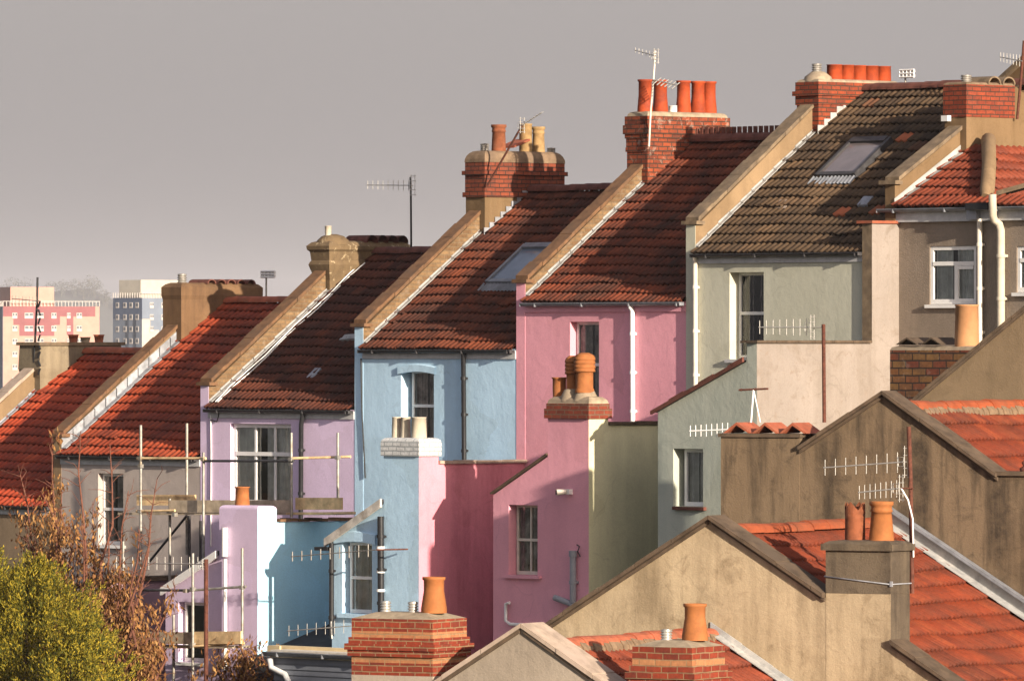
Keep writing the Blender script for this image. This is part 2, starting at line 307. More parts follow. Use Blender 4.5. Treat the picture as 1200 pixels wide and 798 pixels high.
OCHRE = (.21, .135, .07)
mt = dict(
    wall1=render_mat('ochre_brown_render', (.26, .19, .12), .5, seed=1),
    wall2=render_mat('taupe_render', (.50, .43, .385), .4, seed=2, streak=.2),
    wall3=render_mat('lilac_paint', (.72, .575, .76), .25, (.52, .40, .53), lumps=.006, grain=.5, streak=.12, seed=3),
    wall4=render_mat('pale_blue_paint', (.53, .75, .92), .35, (.36, .53, .67), lumps=.014, grain=.8, streak=.28, seed=4),
    wall5=render_mat('pink_paint', (.80, .37, .44), .3, (.60, .27, .33), lumps=.012, grain=.7, streak=.2, seed=5),
    wall6=render_mat('sage_paint', (.57, .565, .45), .28, (.40, .40, .31), lumps=.012, grain=.8, streak=.22, seed=6),
    wall6e=render_mat('grey_green_paint', (.46, .485, .41), .35, (.28, .33, .29), lumps=.016, grain=.9, streak=.3, seed=16),
    wall7=render_mat('pebbledash', (.29, .235, .185), .45, (.17, .135, .1), lumps=.01, grain=3.5, streak=.3, seed=7),
    cream=render_mat('cream_patchy_paint', (.31, .265, .232), .8, (.19, .15, .115), lumps=.012, streak=.35, seed=8, fleck=(.23, .185, .15)),
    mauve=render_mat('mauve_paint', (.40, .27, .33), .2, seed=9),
    ochre=render_mat('ochre_parapet_render', OCHRE, .55, (.12, .075, .035), lumps=.014, streak=.5, seed=10),
    ochre2=render_mat('dirty_cream_parapet_render', (.28, .19, .105), .5, (.14, .09, .05), seed=11),
    stack2=render_mat('brown_stack_render', (.19, .11, .055), .5, (.09, .05, .028), streak=.5, seed=12),
    stack3=render_mat('lichen_stack_render', (.19, .13, .07), .7, (.06, .04, .025), lumps=.03, streak=.3, seed=13, fleck=(.42, .33, .2)),
    stack1=render_mat('grey_stack_render', (.25, .2, .13), .6, (.11, .085, .06), lumps=.02, streak=.4, seed=14),
    gableB=render_mat('golden_gable_render', (.45, .35, .225), .75, (.20, .145, .085), lumps=.022, grain=1.4, streak=.55, seed=15),
    gableA=render_mat('brown_gable_render', (.185, .13, .08), .7, (.035, .026, .018), lumps=.012, grain=1.8, streak=1.0, seed=17),
    gableA2=render_mat('tan_gable_render', (.21, .15, .09), .5, (.11, .078, .045), lumps=.012, grain=1.5, streak=.3, seed=18),
    gableC=render_mat('grey_gable_render', (.36, .30, .235), .5, (.19, .155, .12), lumps=.012, grain=1.4, streak=.3, seed=19),
    stackB=render_mat('grey_stack_dash', (.15, .115, .078), .7, (.06, .045, .032), grain=2.5, streak=.8, seed=20),
    brick5=brick_mat('orange_brick', (.29, .062, .024), (.15, .034, .016), (.065, .038, .025), soot=.6, white=.25, ms=.011),
    brick6=brick_mat('bright_orange_brick', (.29, .058, .022), (.17, .034, .016), (.07, .04, .025), ms=.011, soot=.55, seed=.4),
    brick4=brick_mat('sooty_red_brick', (.25, .06, .028), (.16, .038, .02), (.05, .028, .02), ms=.010, soot=.55, seed=.9),
    brick7=brick_mat('flat_red_brick', (.27, .052, .022), (.18, .034, .016), (.07, .035, .022), ms=.010, soot=.6, seed=1.4),
    brickC=brick_mat('clean_red_brick', (.25, .04, .017), (.155, .024, .012), (.27, .17, .09), soot=.4, ms=.0085),
    brickB=brick_mat('buff_brick', (.42, .19, .085), (.35, .14, .06), (.30, .19, .10), soot=.25, ms=.0085),
    brickO=brick_mat('old_mixed_brick', (.24, .125, .045), (.20, .04, .024), (.05, .034, .025), bw=.31, bh=.12, ms=.014, soot=.7, white=.12),
    brickW=brick_mat('white_painted_brick', (.72, .72, .70), (.64, .65, .64), (.40, .42, .42), soot=.25, ms=.014, sootc=(.2, .2, .2)),
    brick5x=brick_mat('dark_red_brick', (.24, .05, .025), (.15, .032, .018), (.18, .11, .07), soot=.4),
    tile1=tile_mat('red_orange_tiles', [(.36, .052, .02), (.43, .066, .024), (.30, .045, .02), (.46, .08, .028)], (.12, .032, .02), .6, rough=.6),
    tile2=tile_mat('rust_orange_tiles', [(.30, .05, .02), (.37, .066, .024), (.24, .04, .018), (.40, .08, .03)], (.09, .026, .016), .65, rough=.6, seed=3),
    tile3=tile_mat('dark_brown_tiles', [(.09, .024, .012), (.125, .034, .016), (.065, .019, .011), (.15, .042, .02)], (.035, .022, .02), .7, seed=5),
    tile4=tile_mat('brown_red_tiles', [(.135, .034, .015), (.185, .048, .02), (.09, .025, .013), (.21, .056, .024)], (.035, .02, .016), .75, seed=7),
    tile5=tile_mat('mottled_red_tiles', [(.155, .036, .016), (.21, .05, .021), (.105, .027, .014), (.235, .058, .025)], (.04, .022, .016), .75, seed=9),
    tile6=tile_mat('mossy_brown_tiles', [(.095, .06, .034), (.125, .078, .042), (.07, .045, .027), (.15, .09, .048)], (.025, .018, .013), .7, odd=(.42, .13, .06), seed=11),
    tile7=tile_mat('brick_red_tiles', [(.18, .038, .017), (.22, .045, .019), (.145, .032, .016)], (.16, .05, .028), .35, seed=13),
    tileB=tile_mat('bright_orange_tiles', [(.155, .026, .008), (.19, .033, .01), (.12, .021, .008), (.21, .042, .013)], (.065, .022, .012), .6, seed=15),
    tileC=tile_mat('dusty_red_tiles', [(.165, .032, .013), (.20, .039, .015), (.13, .026, .012)], (.11, .035, .02), .4, seed=17),
    ridge_red=plain('red_ridge_clay', (.36, .10, .05), .8, var=.35, scale=5, dirt=(.2, .09, .05)),
    ridge_dark=plain('dark_ridge_clay', (.14, .05, .035), .85, var=.4, scale=5),
    ridge_or=plain('orange_ridge_clay', (.30, .07, .025), .8, var=.3, scale=4, dirt=(.17, .06, .03)),
    slab=plain('lichened_coping_stone', (.20, .145, .09), .9, var=.45, scale=5, dirt=(.12, .09, .065)),
    slabbrown=plain('brown_clay_coping', (.17, .09, .045), .9, var=.4, scale=5, dirt=(.11, .07, .045)),
    slabpale=plain('pale_pink_coping_stone', (.40, .31, .24), .9, var=.3, scale=5, dirt=(.40, .31, .25)),
    slabdark=plain('dark_coping_stone', (.105, .072, .046), .9, var=.45, scale=5, dirt=(.09, .065, .045)),
    cement=plain('cement_flaunching', (.34, .27, .185), .92, var=.35, scale=6, dirt=(.26, .2, .14)),
    cementd=plain('sooty_flaunching', (.21, .14, .085), .92, var=.4, scale=6, dirt=(.16, .11, .075)),
    lead=plain('weathered_lead', (.30, .31, .34), .6, .1, .35, 6, dirt=(.25, .25, .26)),
    leadw=plain('whitened_flashing', (.34, .34, .33), .7, 0, .25, 6, dirt=(.45, .43, .4)),
    leadm=plain('bright_lead', (.33, .34, .36), .65, 0, .4, 5, dirt=(.2, .2, .21)),
    white=plain('white_gloss_paint', (.80, .79, .76), .45, 0, .08, 4, .4),
    offwhite=plain('off_white_paint', (.66, .60, .50), .6, 0, .15, 5),
    greypaint=plain('grey_paint', (.30, .32, .36), .5, 0, .1, 5),
    fascia=plain('grey_white_fascia', (.50, .50, .50), .55, 0, .2, 5),
    black=plain('black_plastic', (.02, .02, .022), .45, 0, .3, 10),
    gutter=plain('dark_gutter', (.05, .048, .05), .5, 0, .4, 6),
    guttergrey=plain('grey_gutter', (.20, .21, .23), .45, 0, .3, 6),
    pipegrey=plain('grey_soil_pipe', (.30, .31, .34), .5, 0, .15, 6),
    galv=plain('galvanised_tube', (.36, .345, .31), .5, .5, .35, 9, dirt=(.30, .24, .16)),
    alu=plain('aluminium', (.50, .48, .44), .4, .6, .2, 12),
    alud=plain('dull_aluminium', (.30, .28, .25), .5, .4, .35, 12),
    rust=plain('rusty_iron', (.12, .042, .026), .85, 0, .5, 14, dirt=(.10, .03, .02)),
    wood=plain('scaffold_board', (.78, .56, .30), .85, 0, .3, 5, dirt=(.30, .19, .10)),
    woodg=plain('weathered_board', (.48, .39, .28), .9, 0, .35, 5),
    woodw=plain('weathered_white_board', (.56, .52, .46), .85, 0, .35, 5, dirt=(.26, .22, .18)),
    ochreb=brick_mat('ochre_washed_brick', (.24, .15, .075), (.15, .085, .042), (.19, .13, .075), ms=.012, soot=.35, white=.12, sootc=(.10, .06, .03)),
    pinkflank=render_mat('salmon_pink_side_paint', (.74, .28, .34), .35, (.46, .14, .18), lumps=.01, grain=.8, streak=.5, seed=31),
    oliveflank=render_mat('olive_cream_side_paint', (.72, .69, .45), .3, (.50, .47, .30), lumps=.01, grain=.8, streak=.3, seed=32),
    blueflank=render_mat('bright_blue_side_paint', (.44, .76, .92), .25, (.34, .6, .75), lumps=.01, grain=.6, streak=.3, seed=33),
    woodp=plain('pale_new_timber', (.66, .52, .30), .8, 0, .15, 4),
    pot_or=plain('orange_clay_pot', (.36, .055, .013), .75, 0, .35, 4, dirt=(.17, .03, .014)),
    pot_tan=plain('tan_clay_pot', (.32, .115, .035), .8, 0, .25, 6),
    pot_buff=plain('buff_clay_pot', (.36, .23, .10), .85, 0, .3, 6, dirt=(.2, .12, .055)),
    pot_red=plain('weathered_red_pot', (.22, .07, .03), .85, 0, .35, 8, dirt=(.22, .09, .05)),
    pot_peach=plain('peach_clay_pot', (.44, .22, .10), .8, 0, .15, 4),
    pot_cream=plain('cream_painted_pot', (.52, .46, .36), .7, 0, .18, 5, dirt=(.55, .48, .36)),
    room=plain('unlit_room_backing', (.035, .032, .03), 1.0, 0, .3, 2),  # dark sheet behind window openings, for the unlit interior
    curtain=plain('grey_net_curtain', (.80, .79, .72), .9, 0, .3, 3),
    curtaind=plain('patterned_curtain', (.62, .54, .48), .9, 0, .6, 5, dirt=(.2, .16, .15)),
    skyglass2=plain('warm_skylight_glass', (.17, .14, .135), .08, 0, .2, 2, 1.0),  # grey-brown reflection mixed into this pane's base colour
    skyglass=plain('skylight_glass', (.13, .165, .21), .06, 0, .2, 2, 1.0),  # pale sky reflection put into the pane's base colour
    slate=plain('dark_felt_roof', (.055, .055, .062), .85, 0, .3, 5),
    board=plain('grey_weatherboard', (.17, .185, .215), .55, 0, .12, 3),
    bark=plain('grey_brown_bark', (.12, .075, .05), .9, 0, .4, 12),
    barkr=plain('reddish_bark', (.17, .07, .045), .9, 0, .4, 12),
)
mt['glass'] = glass_mat()
mt['roomslot'] = mt['room']

# ------------------------------------------------------------------ shared builders
def shell(mb, y, t, top, z0, holes=(), m=0, mroom=1, back=.12):
    """wall facing -y: front skin with openings, reveals and a dark-coloured face standing for the unlit room. top = [(x,z)...]"""
    xs = sorted(set([p[0] for p in top] + [h[0] for h in holes] + [h[1] for h in holes]))
    def tz(x):
        for (a, b), (c, d) in zip(top, top[1:]):
            if a <= x <= c: return b + (d - b) * ((x - a) / (c - a) if c > a else 0)
        return top[-1][1]
    for a, b in zip(xs, xs[1:]):
        if b - a < 1e-5: continue
        e = 1e-6; ta, tb = tz(a + e), tz(b - e)
        hs = sorted([h for h in holes if h[0] <= a + 1e-6 and h[1] >= b - 1e-6], key=lambda h: h[2])
        lo = z0
        for h in hs:
            mb.face([(a, y, lo), (b, y, lo), (b, y, h[2]), (a, y, h[2])], m); lo = h[3]
        mb.face([(a, y, lo), (b, y, lo), (b, y, tb), (a, y, ta)], m)
        mb.face([(a, y, ta), (b, y, tb), (b, y + t + back, tb), (a, y + t + back, ta)], m)
    for x0, x1, a, b in [h[:4] for h in holes]:
        mb.face([(x0, y, a), (x0, y, b), (x0, y + t, b), (x0, y + t, a)], m)
        mb.face([(x1, y, b), (x1, y, a), (x1, y + t, a), (x1, y + t, b)], m)
        mb.face([(x0, y, b), (x1, y, b), (x1, y + t, b), (x0, y + t, b)], m)
        mb.face([(x1, y, a), (x0, y, a), (x0, y + t, a), (x1, y + t, a)], m)
    X0, X1 = top[0][0], top[-1][0]
    pts = [(X0, z0)] + [(X1, z0)] + list(reversed(top))
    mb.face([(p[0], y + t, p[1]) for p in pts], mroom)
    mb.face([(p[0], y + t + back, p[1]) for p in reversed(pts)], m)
    for X in (X0, X1):
        zt = top[0][1] if X == X0 else top[-1][1]
        mb.face([(X, y, z0), (X, y, zt), (X, y + t + back, zt), (X, y + t + back, z0)], m)

def window(T, x0, x1, z0, z1, y, cols=(), rows=(.5,), frame=.055, mat='white', curtain='curtain', sill=None, sillh=.06, lab=None, silln=.06, uneven=None, inset=.11):
    """frame in the opening; cols / rows are fractions (or, for uneven, list of bars (x0,x1,z0,z1))"""
    f = MB(); yf = y + inset; w = x1 - x0; h = z1 - z0; g = .004
    f.box(x0 + g, x0 + frame, yf, yf + .06, z0 + g, z1 - g); f.box(x1 - frame, x1 - g, yf, yf + .06, z0 + g, z1 - g)
    f.box(x0 + frame, x1 - frame, yf, yf + .06, z0 + g, z0 + frame * 1.3); f.box(x0 + frame, x1 - frame, yf, yf + .06, z1 - frame, z1 - g)
    for c in cols: f.box(x0 + w * c - frame * .35, x0 + w * c + frame * .35, yf + .006, yf + .05, z0 + frame * 1.3, z1 - frame)
    for r in rows: f.box(x0 + frame, x1 - frame, yf - .008, yf + .055, z0 + h * r - frame * .5, z0 + h * r + frame * .5)
    if uneven:
        for a, b, c, d in uneven: f.box(x0 + w * a, x0 + w * b, yf - .006, yf + .052, z0 + h * c, z0 + h * d)
    fo = T.part('window', f, mt[mat], label=lab)
    p = MB(); p.face([(x0 + frame * .8, yf + .027, z0 + frame), (x1 - frame * .8, yf + .027, z0 + frame), (x1 - frame * .8, yf + .027, z1 - frame * .8), (x0 + frame * .8, yf + .027, z1 - frame * .8)])
    T.part('pane', p, mt['glass'], fo)
    if curtain:
        c = MB(); n = 46; xs = [x0 + frame * .6 + (w - frame * 1.2) * i / n for i in range(n + 1)]
        ph = random.random() * 9
        ys = [yf + .075 + .022 * sin(i * 1.1 + ph) + .012 * sin(i * 2.7 + ph) for i in range(n + 1)]
        gap0, gap1 = random.choice([(.46, .54), (.4, .52), (.5, .52), (.62, .72)])
        for i in range(n):
            if gap0 * n < i < gap1 * n: continue
            c.face([(xs[i], ys[i], z0 + .01), (xs[i + 1], ys[i + 1], z0 + .01), (xs[i + 1], ys[i + 1], z1 - .01), (xs[i], ys[i], z1 - .01)], smooth=True)
        T.part('curtain', c, mt[curtain], fo)
    if sill:
        s = MB(); s.box(x0 - silln, x1 + silln, y - .07, y + inset, z0 - sillh, z0 - .002); T.part('window_sill', s, mt[sill], fo)
    return fo

def tiles(mb, O, U, V, width, length, roll=.15, course=.33, amp=.04, step=.042, per=2, clip=None, seg=6):
    """rolled tiles on a plane: O eave corner, U unit along eave, V unit upslope; roll tiles per 'per' rolls"""
    O = Vector(O); U = Vector(U).normalized(); V = Vector(V).normalized(); Nn = U.cross(V)
    if Nn.z < 0: Nn = -Nn
    nr = max(1, round(width / roll)); roll = width / nr; nc = max(1, round(length / course)); course = length / nc
    nu = nr * seg
    def prof(i):
        t = (i % seg) / seg
        return amp * (.5 + .5 * cos(2 * pi * t)) ** 1.1
    rnd = {}
    for j in range(nc):
        base = len(mb.v); rows = [(j * course - .02, step), ((j + 1) * course, .004)]
        for (v, h) in rows + [(j * course - .02, step - .034)]:
            for i in range(nu + 1):
                u = i * roll / seg; k = (i // (seg * per), j)
                if k not in rnd: rnd[k] = (random.uniform(-.006, .009), random.uniform(-.012, .012)) if random.random() > .02 else (.016, -.05)
                dz, dv = rnd[k]
                sag = .02 * sin(u * 1.3 + j * .13) + .010 * sin(u * 2.9 + j * .5 + 1)
                mb.v.append(tuple(O + U * u + V * (v + (dv if h != .004 else 0)) + Nn * (prof(i) + h + (dz if h != .004 else 0) + sag)))
        n1 = nu + 1
        for i in range(nu):
            if clip:
                c = (O + U * ((i + .5) * roll / seg) + V * ((j + .5) * course))
                if not clip(c): continue
            ut0, ut1 = i / (seg * per) + .001, (i + 1) / (seg * per) - .001
            mb.f.append([base + i, base + i + 1, base + n1 + i + 1, base + n1 + i]); mb.m.append(0); mb.sm.append(True)
            mb.uv.append([(ut0, j + .01), (ut1, j + .01), (ut1, j + .99), (ut0, j + .99)])
            mb.f.append([base + 2 * n1 + i, base + 2 * n1 + i + 1, base + i + 1, base + i]); mb.m.append(0); mb.sm.append(False)
            mb.uv.append([(ut0, j + .01), (ut1, j + .01), (ut1, j + .02), (ut0, j + .02)])
    return mb

def ridge_tiles(mb, p0, p1, side, r=.12, seg=.42, lift=0.0, n=8, crest=False):
    """half-round ridge tiles between two points"""
    p0 = Vector(p0); p1 = Vector(p1); L = (p1 - p0).length; d = (p1 - p0).normalized(); side = Vector(side).normalized(); up = side.cross(d)
    if up.z < 0: up = -up
    k = max(1, round(L / seg)); s = L / k
    for i in range(k):
        a = p0 + d * (i * s); b = p0 + d * ((i + 1) * s + .02); rr = r * random.uniform(.95, 1.05)
        jz = random.uniform(-.008, .008)
        for t0 in range(n):
            A0, A1 = pi * t0 / n, pi * (t0 + 1) / n
            q = lambda P, A, R: P + side * (cos(A) * R) + up * (sin(A) * R * .85 + lift + jz - .03)
            mb.face([q(a, A0, rr * 1.06), q(a, A1, rr * 1.06), q(b, A1, rr), q(b, A0, rr)], smooth=True)
            mb.face([q(a, A0, rr * 1.06), q(a, A0, rr * .8), q(a, A1, rr * .8), q(a, A1, rr * 1.06)])
        if crest:
            for c in range(3):
                cc = a + d * (s * (c + .5) / 3) + up * (r * .64)
                w = s * .08
                mb.bar(cc - d * w, cc + d * w, side * .05, up * .13)

def pot(T, parent, x, y, z, h, r0, r1, kind, mat, lab=None):
    """clay pot, hollow, as one lathe; r0 bottom r1 top"""
    m = MB(); t = .022
    if kind == 'rim':
        pr = [(r0, z), (r0 * .99, z + h * .15), (r1, z + h * .55), (r1 * .99, z + h * .93), (r1 * 1.14, z + h * .945), (r1 * 1.14, z + h)]
    elif kind == 'plain':
        pr = [(r0, z), (r1, z + h * .96), (r1 * 1.05, z + h * .965), (r1 * 1.05, z + h)]
    elif kind == 'roll':
        pr = [(r0 * 1.05, z), (r0, z + h * .1), (r1 * .98, z + h * .74), (r1 * 1.1, z + h * .76), (r1 * 1.02, z + h * .82), (r1 * 1.0, z + h * .88), (r1 * 1.18, z + h * .92), (r1 * 1.16, z + h)]
    elif kind == 'band':
        pr = [(r0, z), (r0, z + h * .08), (r1 * .95, z + h * .12), (r1 * .95, z + h * .5), (r1 * 1.0, z + h * .52)]
        zz = z + h * .52
        for i in range(4):
            s = h * .1
            pr += [(r1 * 1.22, zz + .002), (r1 * 1.14, zz + s * .8), (r1 * 1.02, zz + s * .85)]; zz += s
        pr += [(r1 * 1.1, zz), (r1 * .85, z + h * .96), (r1 * .5, z + h)]
    elif kind == 'belly':
        pr = [(r0 * 1.06, z), (r0 * 1.07, z + h * .12), (r1 * .96, z + h * .62), (r1 * .97, z + h * .9), (r1 * 1.1, z + h * .93), (r1 * 1.1, z + h)]
    else:
        pr = [(r0, z), (r1, z + h * .8)]
    ri = pr[-1][0] - t
    if kind != 'band': pr += [(ri, z + h), (ri, z + h * .5), (.01, z + h * .5)]
    if kind == 'crown':
        pr = [(r0, z), (r0 * .97, z + h * .7), (r1 * 1.06, z + h * .72), (r1, z + h * .78)]
        m.lathe(x, y, pr, 24)
        n = 24
        for k in range(n):
            a0, a1 = 2 * pi * k / n, 2 * pi * (k + 1) / n
            tz = lambda q: z + h * (.80 + .2 * abs(((q / 3.0) % 2) - 1))
            P = lambda a, R, zz: (x + R * cos(a), y + R * sin(a), zz)
            for R in (r1, r1 - t):
                m.face([P(a0, R, z + h * .5), P(a1, R, z + h * .5), P(a1, R * 1.04, tz(k + 1)), P(a0, R * 1.04, tz(k))], smooth=True)
    else: m.lathe(x, y, pr, 24)
    return T.part('chimney_pot', m, mt[mat], parent, lab)

def vent(T, parent, x, y, z, h=.17, r=.06, mat='alu'):
    m = MB(); pr = [(r, z)]
    k = 4
    for i in range(k): pr += [(r, z + h * (i + .1) / k), (r * 1.25, z + h * (i + .3) / k), (r * 1.25, z + h * (i + .6) / k), (r, z + h * (i + .8) / k)]
    pr += [(r * 1.3, z + h), (.005, z + h + .01)]
    m.lathe(x, y, pr, 14); return T.part('flue_vent', m, mt[mat], parent)

def blob_cap(m, x0, x1, y0, y1, z, h, inset=.1, steps=4, flat=.0):
    """rounded mortar flaunching"""
    for i in range(steps):
        a0, a1 = i / steps, (i + 1) / steps
        e0, e1 = inset * (1 - cos(a0 * pi / 2)), inset * (1 - cos(a1 * pi / 2))
        z0, z1 = z + h * sin(a0 * pi / 2), z + h * sin(a1 * pi / 2)
        A = [(x0 + e0, y0 + e0, z0), (x1 - e0, y0 + e0, z0), (x1 - e0, y1 - e0, z0), (x0 + e0, y1 - e0, z0)]
        B = [(x0 + e1, y0 + e1, z1), (x1 - e1, y0 + e1, z1), (x1 - e1, y1 - e1, z1), (x0 + e1, y1 - e1, z1)]
        for k in range(4): m.face([A[k], A[(k + 1) % 4], B[(k + 1) % 4], B[k]], smooth=False)
    m.face(B)

def gutter(T, x0, x1, y, z, mat='gutter', r=.06):
    m = MB(); n = 8
    for k in range(n):
        a0, a1 = pi + pi * k / n, pi + pi * (k + 1) / n
        for R in (r, r - .008):
            m.face([(x0, y + R * cos(a0), z + R * sin(a0)), (x1, y + R * cos(a0), z + R * sin(a0)), (x1, y + R * cos(a1), z + R * sin(a1)), (x0, y + R * cos(a1), z + R * sin(a1))], smooth=True)
    m.box(x0, x1, y - r - .006, y - r + .004, z - .012, z + .004)
    m.box(x0 - .004, x0, y - r, y + r, z - r, z); m.box(x1, x1 + .004, y - r, y + r, z - r, z)
    x = x0 + .4
    while x < x1: m.box(x - .012, x + .012, y - r - .009, y + r, z - r - .009, z + .004); x += 1.25
    return T.part('gutter', m, mt[mat])

def pipe(T, pts, r, mat, name='downpipe', clips=True):
    m = MB(); m.tube(pts, r, 12)
    if clips:
        for a, b in zip(pts, pts[1:]):
            a, b = Vector(a), Vector(b)
            if abs(a.z - b.z) > .8:
                k = int(abs(a.z - b.z) / .9) + 1
                for i in range(1, k + 1):
                    c = a.lerp(b, (i - .4) / k); m.tube([c - Vector((0, 0, .03)), c + Vector((0, 0, .03))], r * 1.25, 12); m.box(c.x - r * 1.35, c.x + r * 1.3, c.y, c.y + r * 1.2, c.z - .02, c.z + .02)
    return T.part(name, m, mt[mat])

# ------------------------------------------------------------------ THE UPPER TERRACE
EAVE = {0: -3.9, 1: -3.0, 2: -2.068, 3: -1.136, 4: -.007, 5: .841, 6: 1.686}
EAVE[1] = M.Y(30, 591, 0).z
DR, HR = 4.091, 2.961; SL = HR / DR; CA = DR / hypot(DR, HR); SA = HR / hypot(DR, HR)
def XK(k): return (k - 4) * 4.5
EAVE[0] = EAVE[1] - 1.0
hinfo = {
 0: ('terraced house with pale coping, at the left picture edge', 'wall1', 'tile1'),
 1: ('leftmost terraced house with plain red tiled roof and pale coping, below the pink tower block', 'wall1', 'tile1'),
 2: ('taupe terraced house with rust orange tiled roof behind the upper scaffold boards', 'wall2', 'tile2'),
 3: ('lilac terraced house with dark brown tiled roof and six-light white window', 'wall3', 'tile3'),
 4: ('pale blue terraced house with brown tiled roof, skylight and white-potted rear chimney', 'wall4', 'tile4'),
 5: ('pink terraced house with mottled red tiled roof and saw-toothed ridge', 'wall5', 'tile5'),
 6: ('sage green terraced house with mossy brown tiled roof and skylight', 'wall6', 'tile6'),
}
H = {}
para = {1: .5, 2: .33, 3: .42, 4: .40, 5: .34, 6: .50}
parat = {1: 'ochre2', 2: 'ochre2', 3: 'ochreb', 4: 'ochreb', 5: 'ochreb', 6: 'ochre2'}
roll = {0: .16, 1: .166, 2: .166, 3: .135, 4: .135, 5: .135, 6: .145}
def P(px, py, y): v = M.Y(px, py, y); return v.x, v.z
for k in range(1, 7):
    lab, wm, tm = hinfo[k]
    X0, X1, E = XK(k), XK(k + 1), EAVE[k]; g = E - 6.4
    T = Thing('terraced_house', lab, 'house', ((X0 + X1) / 2, 0, g)); H[k] = T
    # openings in the rear wall
    holes = []
    if k == 2: a = P(115, 638, 0); b = P(144.5, 555, 0); holes = [(a[0], b[0], a[1], b[1])]
    if k == 3: a = P(270, 591, 0); b = P(341, 497, 0); holes = [(a[0], b[0], a[1], b[1])]
    if k == 4: a = P(470, 517, 0); b = P(508.5, 434, 0); holes = [(a[0], b[0], a[1], b[1])]
    if k == 5: a = P(668, 470, 0); b = P(702, 377, 0); holes = [(a[0], b[0], a[1], b[1])]
    if k == 6: a = P(855, 421, 0); b = P(895, 319, 0); holes = [(a[0], b[0], a[1], b[1])]
    w = MB(); shell(w, 0, .28, [(X0 + .12, E - .02), (X1 - .12, E - .02)], g, holes)
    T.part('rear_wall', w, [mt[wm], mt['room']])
    bm_ = MB(); bm_.prism([(.42, g), (.42, E + .2), (DR, E + HR - .1), (2 * DR, E - .1), (2 * DR, g)], 'x', X0 + .12, X1 - .12)
    T.part('wall', bm_, mt['ochre2'])
    # roof
    r = MB(); Ls = hypot(DR, HR)
    tiles(r, (X0 + .121, -.06, E - .06 * SL), (1, 0, 0), (0, CA, SA), X1 - X0 - .242, Ls + .06, roll[k], .29)
    tiles(r, (X1 - .121, 2 * DR + .06, E - .06 * SL), (-1, 0, 0), (0, -CA, SA), X1 - X0 - .242, Ls + .06, .3, .34, seg=4)
    rf = T.part('roof', r, mt[tm])
    rg = MB(); ridge_tiles(rg, (X0 + .12, DR, E + HR + .03), (X1 - .12, DR, E + HR + .03), (0, 1, 0), .16 if k == 5 else .14, .42, crest=(k == 5))
    T.part('ridge', rg, mt['ridge_red' if k in (1, 2) else 'ridge_dark'], rf)
    # party wall with raised parapet on the left side of the house
    if k >= 1:
        ph = para[k]; xa, xb = X0 - .12, X0 + .12; m = MB()
        ye = 2.93; prof = [(0, g), (0, E + ph), (.12, E + ph + .04), (ye, E + ye * SL + ph), (ye, E + ye * SL - .05), (DR, E + HR - .04), (2 * DR, E - .05), (2 * DR, g)]
        m.prism(prof, 'x', xa, xb, 0)
        T.part('party_wall', m, mt[parat[k]])
        f = MB(); f.box(xa, xb, -.006, 0, g, E + ph - .01); T.part('wall_end', f, mt[wm if k not in (2, 1) else 'ochre2'])
        c = MB(); capm = 'slab' if k in (6,) else ('slabpale' if k == 1 else 'slabbrown')
        n = 8; ys = [.02 + (2.9 - .02) * i / n for i in range(n + 1)]
        for i in range(n):
            z0 = E + ph + .03 + (ys[i]) * SL * (HR / (HR)) ; z1 = E + ph + .03 + ys[i + 1] * SL
            jx = random.uniform(-.008, .008); jz = random.uniform(-.006, .008)
            c.bar((X0 + jx, ys[i] + .004, z0 + jz), (X0 + jx, ys[i + 1] - .004, z1 + jz), (.33, 0, 0), (0, 0, .06 + (.01 if i % 3 else .02)))
        c.box(X0 - .2, X0 + .2, -.05, .16, E + ph - .005, E + ph + .06)
        T.part('coping', c, mt[capm])
        # flashing where roof meets party wall
        fl = MB(); n = 15
        for i in range(n):
            ya, yb = i * DR / n, (i + 1) * DR / n + .02
            jj = random.uniform(-.012, .012); wf = .14 if k == 2 else .09
            fl.bar((xb + wf / 2 + .006, ya, E + ya * SL + .10 + jj * .4), (xb + wf / 2 + .006, yb, E + yb * SL + .088 + jj * .4), (wf + jj * 2, 0, 0), (0, -.006, .012))
            fl.bar((xb + .008, ya, E + ya * SL + .06), (xb + .008, yb, E + yb * SL + .045), (.012, 0, 0), (0, 0, (.24 if k == 2 else .09) + jj))
        T.part('flashing', fl, mt['lead' if k in (1,) else ('leadm' if k == 2 else 'leadw')], rf)
    # fascia + gutter
    gm = {0: 'gutter', 1: 'gutter', 2: 'gutter', 3: 'gutter', 4: 'gutter', 5: 'guttergrey', 6: 'gutter'}[k]
    fb = MB(); fb.box(X0 + .125, X1 - .125, -.03, -.003, E - .2, E - .05)
    T.part('fascia', fb, mt['fascia' if k != 5 else wm if k == 5 else 'fascia'])
    gutter(T, X0 + .14, X1 - .13, -.105, E - .035, gm)

# windows on the rear walls
def hole_px(a, b, y): p = P(*a, y); q = P(*b, y); return p[0], q[0], p[1], q[1]
x0, x1, z0, z1 = hole_px((115, 638), (144.5, 555), 0); window(H[2], x0, x1, z0, z1, 0, rows=(.5,), sill='white', curtain='curtaind')
x0, x1, z0, z1 = hole_px((270, 591), (341, 497), 0)
window(H[3], x0, x1, z0, z1, 0, cols=(.36, .68), rows=(.63,), frame=.075, sill='white', curtain='curtain', inset=.08)
x0, x1, z0, z1 = hole_px((470, 517), (508.5, 434), 0); window(H[4], x0 + .12, x1, z0, z1, 0, rows=(.5,), sill='white', curtain='curtaind', inset=.16)
x0, x1, z0, z1 = hole_px((668, 470), (702, 377), 0); window(H[5], x0, x1, z0, z1, 0, rows=(.46,), sill='white', curtain='curtaind', inset=.16)
x0, x1, z0, z1 = hole_px((855, 421), (895, 319), 0); window(H[6], x0, x1, z0, z1, 0, rows=(.53,), sill='fascia', curtain='curtaind', inset=.22)
